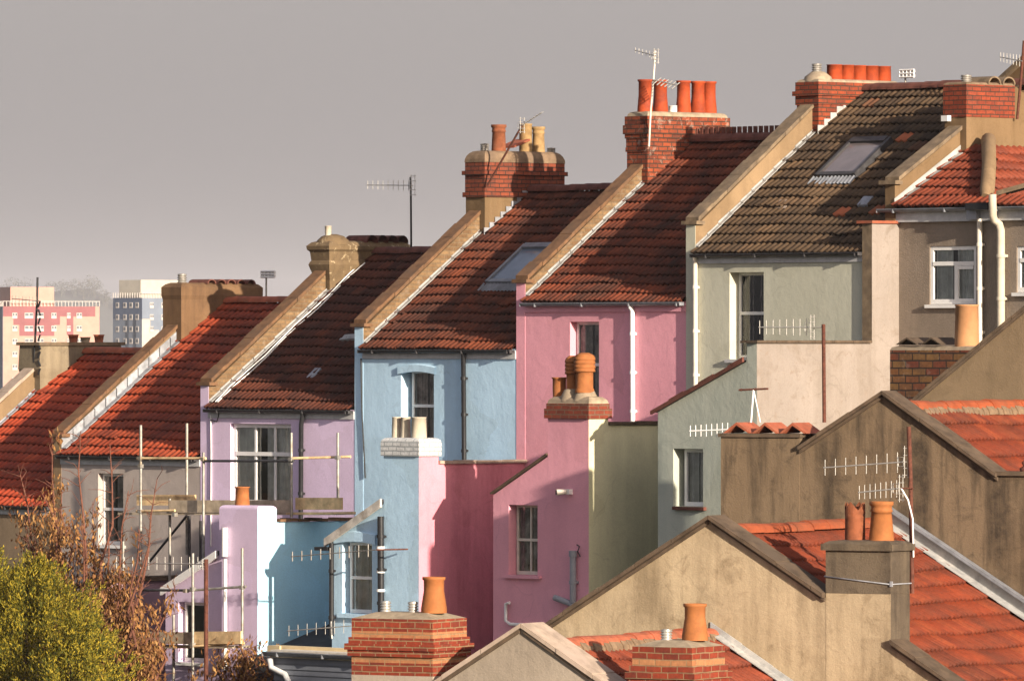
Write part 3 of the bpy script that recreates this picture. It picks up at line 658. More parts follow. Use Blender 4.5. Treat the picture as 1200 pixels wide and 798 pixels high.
# window heads: flat arched lintel mouldings
def lintel(T, x0, x1, z, y, mat, h=.11, over=.06):
    m = MB(); n = 8
    for i in range(n):
        a, b = i / n, (i + 1) / n; za, zb = z + .05 * sin(a * pi), z + .05 * sin(b * pi)
        xa, xb = x0 - over + (x1 - x0 + 2 * over) * a, x0 - over + (x1 - x0 + 2 * over) * b
        m.face([(xa, y - .04, za - .012), (xb, y - .04, zb - .012), (xb, y - .04, zb + h), (xa, y - .04, za + h)])
        m.face([(xa, y - .04, za + h), (xb, y - .04, zb + h), (xb, y - .001, zb + h + .02), (xa, y - .001, za + h + .02)])
        m.face([(xa, y - .04, za - .012), (xb, y - .04, zb - .012), (xb, y + .05, zb - .012), (xa, y + .05, za - .012)])
    T.part('lintel', m, mt[mat])
x0, x1, z0, z1 = hole_px((470, 517), (508.5, 434), 0); lintel(H[4], x0, x1, z1 - .06, 0, 'wall4')
# downpipes
def pp(px, py, y, dx=0): v = M.Y(px, py, y); return (v.x, y, v.z)
pipe(H[3], [(pp(352, 0, -.09)[0] + .06, -.1, EAVE[3] - .06), (pp(352, 0, -.09)[0] + .06, -.09, EAVE[3] - .16), (pp(352, 0, -.09)[0], -.07, EAVE[3] - .3), (pp(352, 590, -.07)[0], -.07, pp(352, 700, -.07)[2])], .045, 'black')
pipe(H[4], [pp(542.5, 413, -.1), pp(543, 418, -.07), pp(544, 545, -.07)], .045, 'black')
pipe(H[5], [pp(738, 359, -.1), pp(741, 364, -.06), pp(741.5, 500, -.06)], .045, 'white')
pipe(H[6], [pp(814, 300, -.1), pp(814.5, 306, -.06), pp(815, 460, -.06)], .045, 'offwhite')
m = MB(); m.tube([pp(247, 486, -.02), pp(247.5, 530, -.02), pp(247, 640, -.02)], .014, 8); H[3].part('cable', m, mt['white'])
m = MB(); m.tube([pp(423, 420, -.03), pp(424, 480, -.03), pp(428, 560, -.03)], .014, 8); H[4].part('cable', m, mt['black'])
for dx in (.30, .40):
    m = MB(); E = EAVE[3]; m.tube([(XK(3) + dx + .04 * sin(i * 1.7 + dx * 9), i * .41, E + i * .41 * SL + .105) for i in range(10)], .013, 6); H[3].part('cable', m, mt['white'])
m = MB(); m.tube([pp(247, 492, -.03), pp(254, 494, -.03), pp(256, 488, -.03), pp(256, 484, -.05)], .012, 6); H[3].part('cable', m, mt['black'])
# skylights and odd tiles on the roofs
def roof_pt(k, px, py, off=0.0):       # point on roof plane k, lifted along the normal
    E = EAVE[k]; d = E * CA + off
    return M.plane(px, py, (0, -SA, CA), d)
def skylight(k, pxs, lab, gm='skyglass'):
    T = H[k]; q = [roof_pt(k, *p, .1) for p in pxs]
    xl = (q[0].x + q[1].x) / 2; xr = (q[2].x + q[3].x) / 2; yb = (q[0].y + q[3].y) / 2; yt = (q[1].y + q[2].y) / 2
    E = EAVE[k]; S = lambda x, y, o: Vector((x, y - SA * o, E + y * SL + CA * o))
    f = MB(); th = .07
    def sbar(xa, xb, ya, yc, o0, o1):
        a = [S(xa, ya, o0), S(xb, ya, o0), S(xb, yc, o0), S(xa, yc, o0), S(xa, ya, o1), S(xb, ya, o1), S(xb, yc, o1), S(xa, yc, o1)]
        for idx in ((3, 2, 1, 0), (4, 5, 6, 7), (0, 1, 5, 4), (1, 2, 6, 5), (2, 3, 7, 6), (3, 0, 4, 7)): f.face([a[i] for i in idx])
    sbar(xl, xl + th, yb, yt, .0, .13); sbar(xr - th, xr, yb, yt, .0, .13); sbar(xl + th, xr - th, yb, yb + th, .0, .12); sbar(xl + th, xr - th, yt - th * 1.6, yt, .0, .15)
    fo = T.part('skylight', f, mt['gutter' if k == 6 else 'guttergrey'], label=lab)
    g = MB(); g.face([S(xl + th, yb + th, .1), S(xr - th, yb + th, .1), S(xr - th, yt - th * 1.6, .1), S(xl + th, yt - th * 1.6, .1)]); T.part('pane', g, mt[gm], fo)
    a = MB(); n = 24
    for i in range(n):
        x_a, x_b = xl - .05 + (xr - xl + .1) * i / n, xl - .05 + (xr - xl + .1) * (i + 1) / n
        za, zb = .055 + .018 * cos(i * pi), .055 + .018 * cos((i + 1) * pi)
        a.face([S(x_a, yb - .17, za), S(x_b, yb - .17, zb), S(x_b, yb, zb + .02), S(x_a, yb, za + .02)], smooth=True)
    T.part('skylight_apron', a, mt['guttergrey'], fo)
skylight(4, [(574, 327), (616, 284), (659, 284), (617, 329)], None)
skylight(6, [(961, 204), (997, 161), (1046, 159), (1008, 201)], None, 'skyglass2')
def flat_tile(k, pxs, mat):
    m = MB(); q = [roof_pt(k, *p, .06) for p in pxs]
    m.face(q); q2 = [v - Vector((0, -SA, CA)) * .05 for v in q]
    for i in range(4): m.face([q[i], q2[i], q2[(i + 1) % 4], q[(i + 1) % 4]])
    H[k].part('vent_tile', m, mt[mat])
flat_tile(6, [(908, 243.5), (914, 234), (926, 234), (920, 244)], 'slabpale')
flat_tile(6, [(1004, 240), (1012, 230), (1023, 230), (1015, 240)], 'lead')
flat_tile(3, [(359, 442), (368, 431), (376, 431), (368, 442)], 'lead')
flat_tile(4, [(0, 0)] * 4, 'lead') if False else None
flat_tile(3, [(397, 398), (404, 392), (419, 391), (418, 396)], 'leadw')

# --------------------------------------------------------------- main chimneys (parts of the houses)
def stack_body(T, X, bands, y0=2.89, y1=4.93, hw=.28, name='chimney', lab=None, mats=None):
    m = MB()
    for z0, z1, o, mi in bands: m.box(X - hw - o, X + hw + o, y0 - o, y1 + o, z0, z1, mi)
    return T.part(name, m, mats, label=lab)
def zpx(py, x, y):                      # height seen at image row py for a point at (x, y)
    d = (x - CAM[0]) * FW[0] + (y - CAM[1]) * FW[1]; return (HZ - py) * d / FP
# house 5 : tall orange brick stack with five tall pots
X = XK(5); T = H[5]; zt = zpx(136, X + .28, 2.89); c = .082
s = stack_body(T, X, [(2.3, zt - 8 * c, 0, 0), (zt - 8 * c, zt - 7 * c, .02, 0), (zt - 7 * c, zt - 5 * c, 0.012, 0), (zt - 5 * c, zt - 4 * c, .03, 0), (zt - 4 * c, zt - 2 * c, .055, 0), (zt - 2 * c, zt, .03, 0)], mats=[mt['brick5']])
f = MB(); blob_cap(f, X - .28, X + .28, 2.89, 4.93, zt, .09, .1, 3); T.part('flaunching', f, mt['cement'], s)
for py_, yy in ((0, 3.088), (0, 3.476), (0, 4.062), (0, 4.432), (0, 4.716)):
    pot(T, s, X, yy, zt + .05, .63, .145, .122, 'rim', 'pot_or')
pot(T, s, X + .02, 3.77, zt + .05, .16, .08, .08, 'plain', 'white')
# house 6
X = XK(6); T = H[6]; zt = zpx(96, X + .28, 2.89) - .0
s = stack_body(T, X, [(3.3, zt - 5 * c, 0, 0), (zt - 5 * c, zt - 3 * c, .02, 0), (zt - 3 * c, zt - 2 * c, .06, 0), (zt - 2 * c, zt, .02, 0)], mats=[mt['brick6']])
f = MB(); blob_cap(f, X - .28, X + .28, 2.89, 4.93, zt, .06, .1, 3); f.lathe(X, 3.15, [(.27, zt + .01), (.24, zt + .1), (.12, zt + .19), (.01, zt + .2)], 16); T.part('flaunching', f, mt['cement'], s)
for xx in (978, 992, 1006, 1020.5, 1035):
    yy = M.X(xx, 85, X).y; pot(T, s, X, yy, zt + .03, .30, .145, .14, 'plain', 'pot_or')
vent(T, s, X, 3.12, zt + .18, .15, .075, 'alud')
fl = MB()
for i in range(7):
    ya = 2.86 + i * .16; za = EAVE[6] + ya * SL; fl.box(X + .283, X + .297, ya, ya + .155, za + .04, za + .24)
T.part('stepped_flashing', fl, mt['leadw'], s)
# house 4 : sooty brick on rendered base with rounded top
X = XK(4); T = H[4]; zt = zpx(190, X + .28, 2.89)
zb1 = zpx(227, X + .28, 2.89); zb0 = zpx(203, X + .28, 2.89)
s = stack_body(T, X, [(1.2, zb1 - .06, -.01, 1), (zb1 - .06, zb1 + .03, .035, 0), (zb1 + .03, zb0 - .03, 0, 0), (zb0 - .03, zb0 + .05, .045, 0), (zb0 + .05, zt + .0, .0, 0)], mats=[mt['brick4'], mt['ochre']])
f = MB(); blob_cap(f, X - .29, X + .29, 2.88, 4.94, zt, .22, .17, 5); T.part('flaunching', f, mt['cementd'], s)
yy = M.X(584.5, 160, X).y; pot(T, s, X, yy, zt + .17, .55, .14, .125, 'roll', 'pot_red')
yy = M.X(616, 160, X).y; pot(T, s, X, yy, zt + .17, .58, .125, .12, 'plain', 'pot_buff')
yy = M.X(631, 160, X).y; pot(T, s, X, yy, zt + .17, .53, .125, .11, 'roll', 'pot_buff')
vent(T, s, X, M.X(568, 180, X).y, zt + .22, .13, .07, 'alud'); vent(T, s, X, M.X(646, 180, X).y, zt + .22, .08, .07, 'alud')
m = MB(); yy = M.X(603, 180, X).y
m.bar((X, yy - .2, zt + .28), (X, yy + .22, zt + .42), (.4, 0, 0), (0, 0, .04)); T.part('tile_cap', m, mt['ridge_red'], s)
fl = MB()
for i in range(8):
    ya = 2.86 + i * .14; za = EAVE[4] + ya * SL; fl.box(X + .285, X + .297, ya, ya + .135, za + .04, za + .2)
T.part('stepped_flashing', fl, mt['lead'], s)
# house 3 : lichened rendered stack, domed, second part lower with half-round tiles
X = XK(3); T = H[3]; zt = zpx(290, X + .28, 2.89)
m = MB()
def ring_stack(m, X, hw, y0, y1, prof, mi=0):
    for (o0, z0), (o1, z1) in zip(prof, prof[1:]):
        A = [(X - hw - o0, y0 - o0, z0), (X + hw + o0, y0 - o0, z0), (X + hw + o0, y1 + o0, z0), (X - hw - o0, y1 + o0, z0)]
        B = [(X - hw - o1, y0 - o1, z1), (X + hw + o1, y0 - o1, z1), (X + hw + o1, y1 + o1, z1), (X - hw - o1, y1 + o1, z1)]
        for i in range(4): m.face([A[i], A[(i + 1) % 4], B[(i + 1) % 4], B[i]], mi)
    m.face(B, mi)
q = zt
ring_stack(m, X, .27, 2.9, 4.9, [(-.06, 0.2), (-.05, q - .62), (.02, q - .40), (.04, q - .33), (.02, q - .28), (-.0, q - .25), (.02, q - .08), (.06, q - .04), (.07, q + .03), (.0, q + .1), (-.1, q + .13)])
s = T.part('chimney', m, mt['stack3'])
f = MB(); f.lathe(X, 3.22, [(.34, q + .05), (.31, q + .14), (.22, q + .22), (.08, q + .26), (.01, q + .26)], 18); T.part('flaunching', f, mt['stack3'], s)
pot(T, s, X, 3.1, q + .22, .2, .06, .065, 'plain', 'pot_cream')
m = MB()
for i in range(4):
    ya = 3.95 + i * .26
    n = 7
    for t0 in range(n):
        A0, A1 = pi * t0 / n, pi * (t0 + 1) / n
        for R in (.15, .12):
            m.face([(X - .33, ya + R * cos(A0), q + .1 + R * sin(A0)), (X + .33, ya + R * cos(A0), q + .1 + R * sin(A0)), (X + .33, ya + R * cos(A1), q + .1 + R * sin(A1)), (X - .33, ya + R * cos(A1), q + .1 + R * sin(A1))], smooth=True)
T.part('half_round_tiles', m, mt['ridge_dark'], s)
# house 2 : plain brown rendered stack with row of half-round tiles
X = XK(2); T = H[2]; zt = zpx(333, X + .28, 2.89)
m = MB(); ring_stack(m, X, .28, 2.9, 4.95, [(0, -.9), (0.01, zt - .3), (.03, zt - .22), (.03, zt - .06), (-.03, zt), (-.1, zt + .03)])
s = T.part('chimney', m, mt['stack2'])
vent(T, s, X, 3.15, zt + .02, .18, .075, 'alud')
m = MB()
for i in range(5):
    ya = 3.67 + i * .255; n = 8
    for t0 in range(n):
        A0, A1 = pi * t0 / n, pi * (t0 + 1) / n
        for R in (.115, .09):
            m.face([(X - .3, ya + R * cos(A0), zt + .01 + R * sin(A0) * .8), (X + .3, ya + R * cos(A0), zt + .01 + R * sin(A0) * .8), (X + .3, ya + R * cos(A1), zt + .01 + R * sin(A1) * .8), (X - .3, ya + R * cos(A1), zt + .01 + R * sin(A1) * .8)], smooth=True)
        m.face([(X + .3, ya + .115 * cos(A0), zt + .01 + .115 * sin(A0) * .8), (X + .3, ya + .115 * cos(A1), zt + .01 + .115 * sin(A1) * .8), (X + .3, ya + .09 * cos(A1), zt + .01 + .09 * sin(A1) * .8), (X + .3, ya + .09 * cos(A0), zt + .01 + .09 * sin(A0) * .8)])
T.part('half_round_tiles', m, mt['ridge_dark'], s)
# house 1 : grey rendered stack with thin slab
X = XK(1); T = H[1]; zt = zpx(403, X + .28, 2.89)
m = MB(); ring_stack(m, X, .30, 2.9, 4.95, [(0, -1.8), (-.0, zt - .7), (.05, zt - .5), (.03, zt - .03)])
s = T.part('chimney', m, mt['stack1'])
m = MB(); m.box(X - .38, X + .38, 2.82, 5.05, zt - .03, zt + .035); T.part('slab_cap', m, mt['slab'], s)
for i, xx in enumerate((86, 100, 116)):
    yy = M.X(xx, 398, X).y; pot(T, s, X, yy, zt + .03, .16 if i != 1 else .11, .085, .10, 'roll', 'ridge_red' if i != 1 else 'cement')

# --------------------------------------------------------------- rear extensions
def ext_shell(T, y, top, z0, holes, mat, name='extension_wall'):
    w = MB(); shell(w, y, .26, top, z0, holes); return T.part(name, w, [mt[mat], mt['room']])
def flank(T, x, y, ztop, z0, own, neigh, cap=None, y_end=0.0, th=.24, ys=.461):
    """side wall of an extension: x is its right face"""
    m = MB(); m.box(x - th, x, y + ys, y_end - .002, z0, ztop, 0, mx=1); T.part('extension_side_wall', m, [mt[own], mt[neigh]])
    if cap:
        c = MB(); n = 7; L = y_end - y - .46
        for i in range(n): c.box(x - th - .05, x + .05, y + .46 + L * i / n + .003, y + .46 + L * (i + 1) / n - .003 + (.06 if i == n - 1 else 0), ztop + .001, ztop + random.uniform(.05, .065))
        T.part('wall_coping', c, mt[cap])
YE = -2.57
# --- house 5 extension (pink, neighbour side sage)
T = H[5]; X1 = XK(6) + .12; g = -7.0
pl = lambda px, py: (M.Y(px, py, YE).x, M.Y(px, py, YE).z)
tl = pl(578, 580); tr = pl(642, 535); sx0 = pl(642, 500)[0]; st = pl(642, 490)[1]
wx0, wz0 = pl(596, 673); wx1, wz1 = pl(630, 592)
ext_shell(T, YE, [tl, tr, (sx0, tr[1])], g, [(wx0, wx1, wz0, wz1)], 'wall5')
window(T, wx0 + .02, wx1, wz0, wz1, YE, cols=(.5,), rows=(.5,), frame=.05, mat='offwhite', curtain='curtaind', sill='wall5', inset=.17, silln=.1)
m = MB(); m.box(sx0 + .0, X1, YE - .001, YE + .46, g, st, 0, mx=1); s = T.part('rear_chimney', m, [mt['wall5'], mt['oliveflank']], label='pink and cream extension chimney')
m = MB(); m.box(sx0 - .045, X1 + .05, YE - .05, YE + .51, st, st + .17); m.box(sx0 - .02, X1 + .02, YE - .02, YE + .48, st + .17, st + .26); T.part('brick_cap', m, mt['brick5x'], s)
f = MB(); blob_cap(f, sx0 - .01, X1 + .01, YE - .01, YE + .47, st + .26, .13, .16, 3); T.part('flaunching', f, mt['cement'], s)
yy = YE + .23; f = MB()
xa, xb, xc = [M.Y(p_, 460, yy).x for p_ in (655.5, 671, 686)]
for xx in (xb, xc): f.lathe(xx, yy, [(.24, st + .3), (.2, st + .4), (.15, st + .5), (.1, st + .52)], 16)
T.part('mortar_haunch', f, mt['cement'], s)
pot(T, s, xa, yy, st + .3, .42, .115, .12, 'rim', 'pot_tan')
pot(T, s, xb, yy, st + .42, .68, .125, .115, 'band', 'pot_tan'); pot(T, s, xc, yy - .02, st + .45, .70, .17, .16, 'band', 'pot_tan')
flank(T, X1, YE, zpx(498, X1, YE + .46), g, 'wall5', 'oliveflank', 'slabdark')
# lean-to roof of the extension
def leanto(T, top, y, mat, edge=None, y_end=0.0, name='extension_roof', x_end=None, ov=.08, th=.05, em=None):
    m = MB(); a, b = top
    m.bar((a[0] - ov, (y + y_end) / 2, a[1] + .03 - ov * (b[1] - a[1]) / (b[0] - a[0])), (b[0], (y + y_end) / 2, b[1] + .03), (0, (y_end - y) + .1, 0), (0, 0, th)); r_ = T.part(name, m, mt[mat])
    if edge:
        e = MB(); n = 6
        for i in range(n):
            p = [a[j] + (b[j] - a[j]) * (i / n) for j in (0, 1)]; q = [a[j] + (b[j] - a[j]) * ((i + 1) / n) for j in (0, 1)]
            e.bar((p[0] - (ov if i == 0 else 0), y - .07, p[1] - (.06 if edge[1] > .1 else .0) - (ov * (b[1] - a[1]) / (b[0] - a[0]) if i == 0 else 0)), (q[0] - .004, y - .07, q[1] - (.06 if edge[1] > .1 else .0)), (0, .05, 0), (0, 0, edge[1] + (i % 2) * edge[2]))
        T.part('verge', e, mt[edge[0]], r_)
    return r_
leanto(T, (tl, tr), YE, 'slabdark', None, ov=.03, th=.03)
# pipes and light on the extension
pipe(T, [pp(671.5, 646, YE - .07), pp(671.5, 706, YE - .07)], .058, 'pipegrey', 'soil_pipe')
m = MB(); m.tube([pp(650, 700, YE - .11), pp(661, 704, YE - .09), pp(671, 708, YE - .07), pp(671, 720, YE - .07)], .055, 12); T.part('soil_pipe_branch', m, mt['pipegrey'])
m = MB(); m.tube([pp(671.5, 645, YE - .07), pp(671.5, 652, YE - .07)], .075, 12); T.part('pipe_collar', m, mt['pipegrey'])
pipe(T, [pp(597, 706, YE - .05), pp(592.8, 707, YE - .05), pp(592.8, 727, YE - .05), pp(598, 731, YE - .05), pp(640, 733, YE - .05)], .03, 'white', 'waste_pipe', clips=False)
m = MB(); m.tube([pp(676, 638, YE - .03), pp(679, 640, YE - .05), pp(677, 646, YE - .06), pp(680, 652, YE - .03)], .012, 6); T.part('cable', m, mt['black'])
# security light
L = Thing('security_light', 'small white security light fixed to the pink wall right of its sash window', 'light', pp(669, 576, YE))
o = Vector(pp(669, 576, YE)); m = MB(); m.box(o.x - .05, o.x + .05, YE - .09, YE - .001, o.z - .045, o.z + .045); L.part('bracket', m, mt['white'])
m = MB(); m.tube([(o.x - .02, YE - .1, o.z), (o.x - .10, YE - .25, o.z - .01)], [.045, .055], 12); L.part('lamp', m, mt['offwhite'])
m = MB(); m.tube([(o.x - .101, YE - .252, o.z - .01), (o.x - .105, YE - .26, o.z - .01)], .045, 12); L.part('lens', m, mt['black'])

# --- house 4 extension (pale blue, neighbour side pink)
T = H[4]; X1 = XK(5) + .12; g = -8.0
tl = pl(389, 633); tr = pl(450, 590); sx0 = pl(449.6, 500)[0]; st = pl(450, 534)[1]
wx0, wz0 = pl(401, 718); wx1, wz1 = pl(436, 636)
ext_shell(T, YE, [tl, tr, (sx0, tr[1])], g, [(wx0, wx1, wz0, wz1)], 'wall4')
window(T, wx0 + .05, wx1, wz0, wz1, YE, rows=(.5,), frame=.055, mat='white', curtain='curtain', sill='wall4', inset=.14, silln=.12, sillh=.08)
lintel(T, wx0 - .15, wx1 + .08, wz1 - .02, YE, 'wall4', .16, .05)
m = MB(); m.box(sx0, X1, YE - .001, YE + .46, g, st, 0, mx=1); s = T.part('rear_chimney', m, [mt['wall4'], mt['pinkflank']], label='blue and pink extension chimney with white pots')
m = MB(); m.box(sx0 - .04, X1 + .04, YE - .04, YE + .5, st, st + .24); blob_cap(m, sx0 - .04, X1 + .04, YE - .04, YE + .5, st + .24, .09, .1, 3); T.part('brick_cap', m, mt['brickW'], s)
yy = YE + .22
for px_, r_ in ((465, .085), (475.5, .085), (491, .13)):
    xx = M.Y(px_, 500, yy).x; pot(T, s, xx, yy, st + .3, .40, r_ * 1.1, r_, 'plain', 'pot_cream')
flank(T, X1, YE, zpx(543.5, X1, YE + .46), g, 'wall4', 'pinkflank', 'slabpale')
m = MB(); m.box(tl[0], tl[0] + .2, YE + .002, -.002, g, tl[1]); T.part('extension_side_wall', m, mt['wall4'])
leanto(T, (tl, tr), YE, 'slate', ('woodw', .15, .0), ov=.12)
pipe(T, [pp(388.5, 636, YE - .1), pp(388.5, 745, YE - .1)], .045, 'black')
m = MB(); m.box(pp(376, 630, YE)[0], pp(391, 630, YE)[0], YE - .16, YE + .05, pp(0, 633, YE)[2], pp(0, 629, YE)[2]); T.part('hopper', m, mt['black'])
pipe(T, [pp(446, 605, YE - .08), pp(446.5, 722, YE - .08)], .06, 'black')
for py_ in (640, 668, 690):
    m = MB(); m.tube([pp(446, py_, YE - .08), pp(446, py_ + 3, YE - .08)], .075, 10); T.part('pipe_collar', m, mt['white'])

# --- house 3 extension (lilac, neighbour side pale blue)
T = H[3]; X1 = XK(4) + .12; g = -9.0
tl = pl(194, 692); tr = pl(257, 650); sx0 = pl(257, 620)[0]; st = pl(257, 596)[1]
wx0, wz0 = pl(209, 775); wx1, wz1 = pl(240, 706)
ext_shell(T, YE, [tl, tr, (sx0, tr[1])], g, [(wx0, wx1, wz0, wz1)], 'wall3')
window(T, wx0 + .06, wx1, wz0, wz1, YE, rows=(), cols=(), frame=.06, mat='white', curtain=None, sill='white', inset=.1)
m = MB(); m.box(sx0, X1, YE - .001, YE + .46, g, st, 0, mx=1); s = T.part('rear_chimney', m, [mt['wall3'], mt['blueflank']], label='lilac and white extension chimney with one tan pot')
f = MB(); blob_cap(f, sx0, X1, YE - .001, YE + .46, st, .07, .08, 4); T.part('cap', f, mt['wall3'], s)
pot(T, s, M.Y(284, 580, YE + .25).x, YE + .25, st + .03, .38, .14, .125, 'rim', 'pot_tan')
zf = zpx(612, X1, YE + .46); flank(T, X1, YE, zf, g, 'wall3', 'blueflank', None)
c = MB(); n = 14
for i in range(n):
    ya = YE + .5 + i * (2.05 / n); c.box(X1 - .3, X1 + .05 + random.uniform(-.02, .03), ya, ya + 2.05 / n - .008, zf + .003 + random.uniform(0, .015), zf + .055 + random.uniform(-.01, .02))
T.part('wall_coping', c, mt['slabbrown'])
m = MB(); m.box(tl[0], tl[0] + .2, YE + .002, -.002, g, tl[1]); T.part('extension_side_wall', m, mt['mauve'])
leanto(T, (tl, tr), YE, 'slate', ('white', .14, 0.), ov=.05)
pipe(T, [pp(264, 655, YE - .07), pp(264, 785, YE - .07)], .035, 'white', clips=False)
pipe(T, [pp(263.5, 618, YE - .07), pp(263.5, 652, YE - .07)], .06, 'white', clips=False)

# --- house 2 extension (mauve flank in shade)
T = H[2]; X1 = XK(3) + .12; g = -10.0
zt = zpx(682, X1, YE); tl = (X1 - 2.2, zt - .5); tr = (X1 - .24, zt)
ext_shell(T, YE, [tl, tr], g, [(X1 - 1.7, X1 - .9, zt - 1.9, zt - .8)], 'cream')
window(T, X1 - 1.7, X1 - .9, zt - 1.9, zt - .8, YE, rows=(.5,), sill='white')
flank(T, X1, YE, zt, g, 'cream', 'mauve', None, ys=.001)
m = MB(); m.box(X1 - .35, X1 + .1, YE - .05, -.01, zt + .002, zt + .09); T.part('wall_coping', m, mt['slabdark'])
leanto(T, (tl, tr), YE, 'slate')
pipe(T, [(X1 + .05, -.6, zt - .0), (X1 + .05, -.6, zt - 2.4)], .035, 'galv')

# --- house 6 extension (grey green front, patchy cream side)
T = H[6]; X1 = XK(7) + .12; g = -6.0; YF = -2.816
pl6 = lambda px, py: (M.Y(px, py, YF).x, M.Y(px, py, YF).z)
tl = pl6(771, 483); tr = pl6(874.5, 424); a = pl6(878, 406); b = pl6(886, 403)
wx0, wz0 = pl6(789, 593); wx1, wz1 = pl6(824, 526)
ext_shell(T, YF, [tl, tr, (tr[0] + .03, a[1]), (X1 - .24, b[1])], g, [(wx0, wx1, wz0, wz1)], 'wall6e')
window(T, wx0 + .12, wx1, wz0, wz1, YF, rows=(), frame=.06, mat='white', curtain='curtain', sill='ridge_dark', inset=.15, silln=.08)
m = MB(); zt6 = zpx(402, X1, YF); m.box(X1 - .24, X1, YF - .001, -.06, g, zt6, 0, mx=1); T.part('extension_side_wall', m, [mt['wall6e'], mt['cream']])
c = MB()
for i in range(6): ya = YF - .05 + i * .46; c.box(X1 - .3, X1 + .06, ya, ya + .455, zt6 + .001, zt6 + .045)
c.box(tr[0] - .1, X1 - .3, YF - .05, YF + .5, zt6 + .001, zt6 + .04)
T.part('wall_coping', c, mt['slabdark'])
leanto(T, (tl, tr), YF, 'slate', ('ridge_dark', .06, .02), ov=.1)
# end pier between house 6 and house 7
zt7 = M.X(1022, 262, X1).z
m = MB(); m.box(X1 - .24, X1, -.06, .598, g, zt7, 0, mx=1); pr = T.part('party_wall_pier', m, [mt['slab'], mt['cream']])
m = MB(); m.box(X1 - .34, X1 + .05, -.1, .62, zt7 + .002, zt7 + .05); T.part('tile_coping', m, mt['ridge_red'], pr)
# back plate of extension 6 roofline hook
# bracket on sage gutter end
# --------------------------------------------------------------- house 7 (pebbledash, right)
YW = .6; YEV = .48; SL7 = .587; ca7 = 1 / hypot(1, SL7); sa7 = SL7 * ca7
e7 = M.Y(1045, 244.5, YEV).z; g = e7 - 6.4; XA = 13.62; XB = 20.5
T = Thing('terraced_house', 'pebbledashed house at the right edge with white windows and hipped red roof', 'house', (16, YW, g)); H[7] = T
h1 = hole_px((1089.5, 357), (1144, 288), YW); h2 = hole_px((1191.5, 343), (1246, 288), YW)
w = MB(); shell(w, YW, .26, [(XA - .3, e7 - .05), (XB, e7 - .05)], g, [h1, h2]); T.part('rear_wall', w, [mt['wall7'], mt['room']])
for h in (h1, h2):
    window(T, *h, YW, rows=(.70,), frame=.07, mat='white', curtain='curtain', sill='white', inset=.02, uneven=[(.52, .60, .05, .68), (.6, .92, .045, .10), (.6, .92, .60, .66)])
def plane7(px, py): return M.plane(px, py, (0, -sa7, ca7), (-sa7 * YEV + ca7 * e7))
# roof, front slope up to the hip, then a slope facing right
pb = plane7(1160, 231); ptp = plane7(1158, 171)
# make the hip exactly 45 degrees in plan
ptp = Vector((pb.x - (ptp.y - pb.y), ptp.y, ptp.z))
r = MB(); wdt = pb.x - XA
def clipL(c): return c.x < pb.x - (c.y - pb.y) if c.y > pb.y else True
tiles(r, (XA + .001, YEV - .03, e7), (1, 0, 0), (0, ca7, sa7), XB - XA, (pb.y - YEV) / ca7 + .03, .15, .33)
LL = (ptp.y - pb.y) / ca7
tiles(r, (XA + .001, pb.y, e7 + (pb.y - YEV) * SL7), (1, 0, 0), (0, ca7, sa7), pb.x - XA, LL, .15, .33, clip=clipL)
rf = T.part('roof', r, mt['tile7'])
r = MB()
def clipR(c): return c.y > pb.y + (pb.x - c.x) and c.x - pb.x < (c.y - pb.y) * .9 + .02
Lx = hypot(pb.x - ptp.x + 1.2, (ptp.z - pb.z) * (pb.x - ptp.x + 1.2) / (pb.x - ptp.x)); slx = (ptp.z - pb.z) / (pb.x - ptp.x)
vx = Vector((-1, 0, slx)).normalized()
tiles(r, (pb.x + 1.2, pb.y, pb.z - 1.2 * slx), (0, 1, 0), vx, 4.0, Lx, .15, .33, clip=clipR); T.part('hip_slope', r, mt['tile7'], rf)
m = MB()
m.face([(pb.x, pb.y + .05, pb.z - .02), (pb.x + 3.6, pb.y + 4.0, pb.z - .02 + 0.0), (pb.x + 6, pb.y + 4.0, pb.z - .02), (pb.x + 6, pb.y + .05, pb.z - .02)]); T.part('valley_slab', m, mt['slate'], rf)
m = MB(); m.tube([pb + Vector((0, -.1, .0)), pb + Vector((-.06, .0, .12)), pb.lerp(ptp, .5) + Vector((0, 0, .1)), ptp + Vector((0, 0, .1)), ptp + Vector((-.1, .12, .06))], [.08, .13, .125, .13, .07], 16); T.part('hip_ridge', m, mt['ochre2'], rf)
m = MB(); m.bar(pb + Vector((.25, .0, .02)), pb + Vector((3.2, .9, .75)), (0, .2, 0), (0, 0, .08)); T.part('valley_edge', m, mt['slab'], rf)
# body behind
m = MB(); m.prism([(YW + .4, g), (YW + .4, e7 - .05), (ptp.y, ptp.z - .12), (7.5, ptp.z - .12), (7.5, g)], 'x', XA + .01, ptp.x - .05); m.box(ptp.x - .04, XB, YW + .4, 7.5, g, e7 - .06); T.part('wall', m, mt['ochre2'])
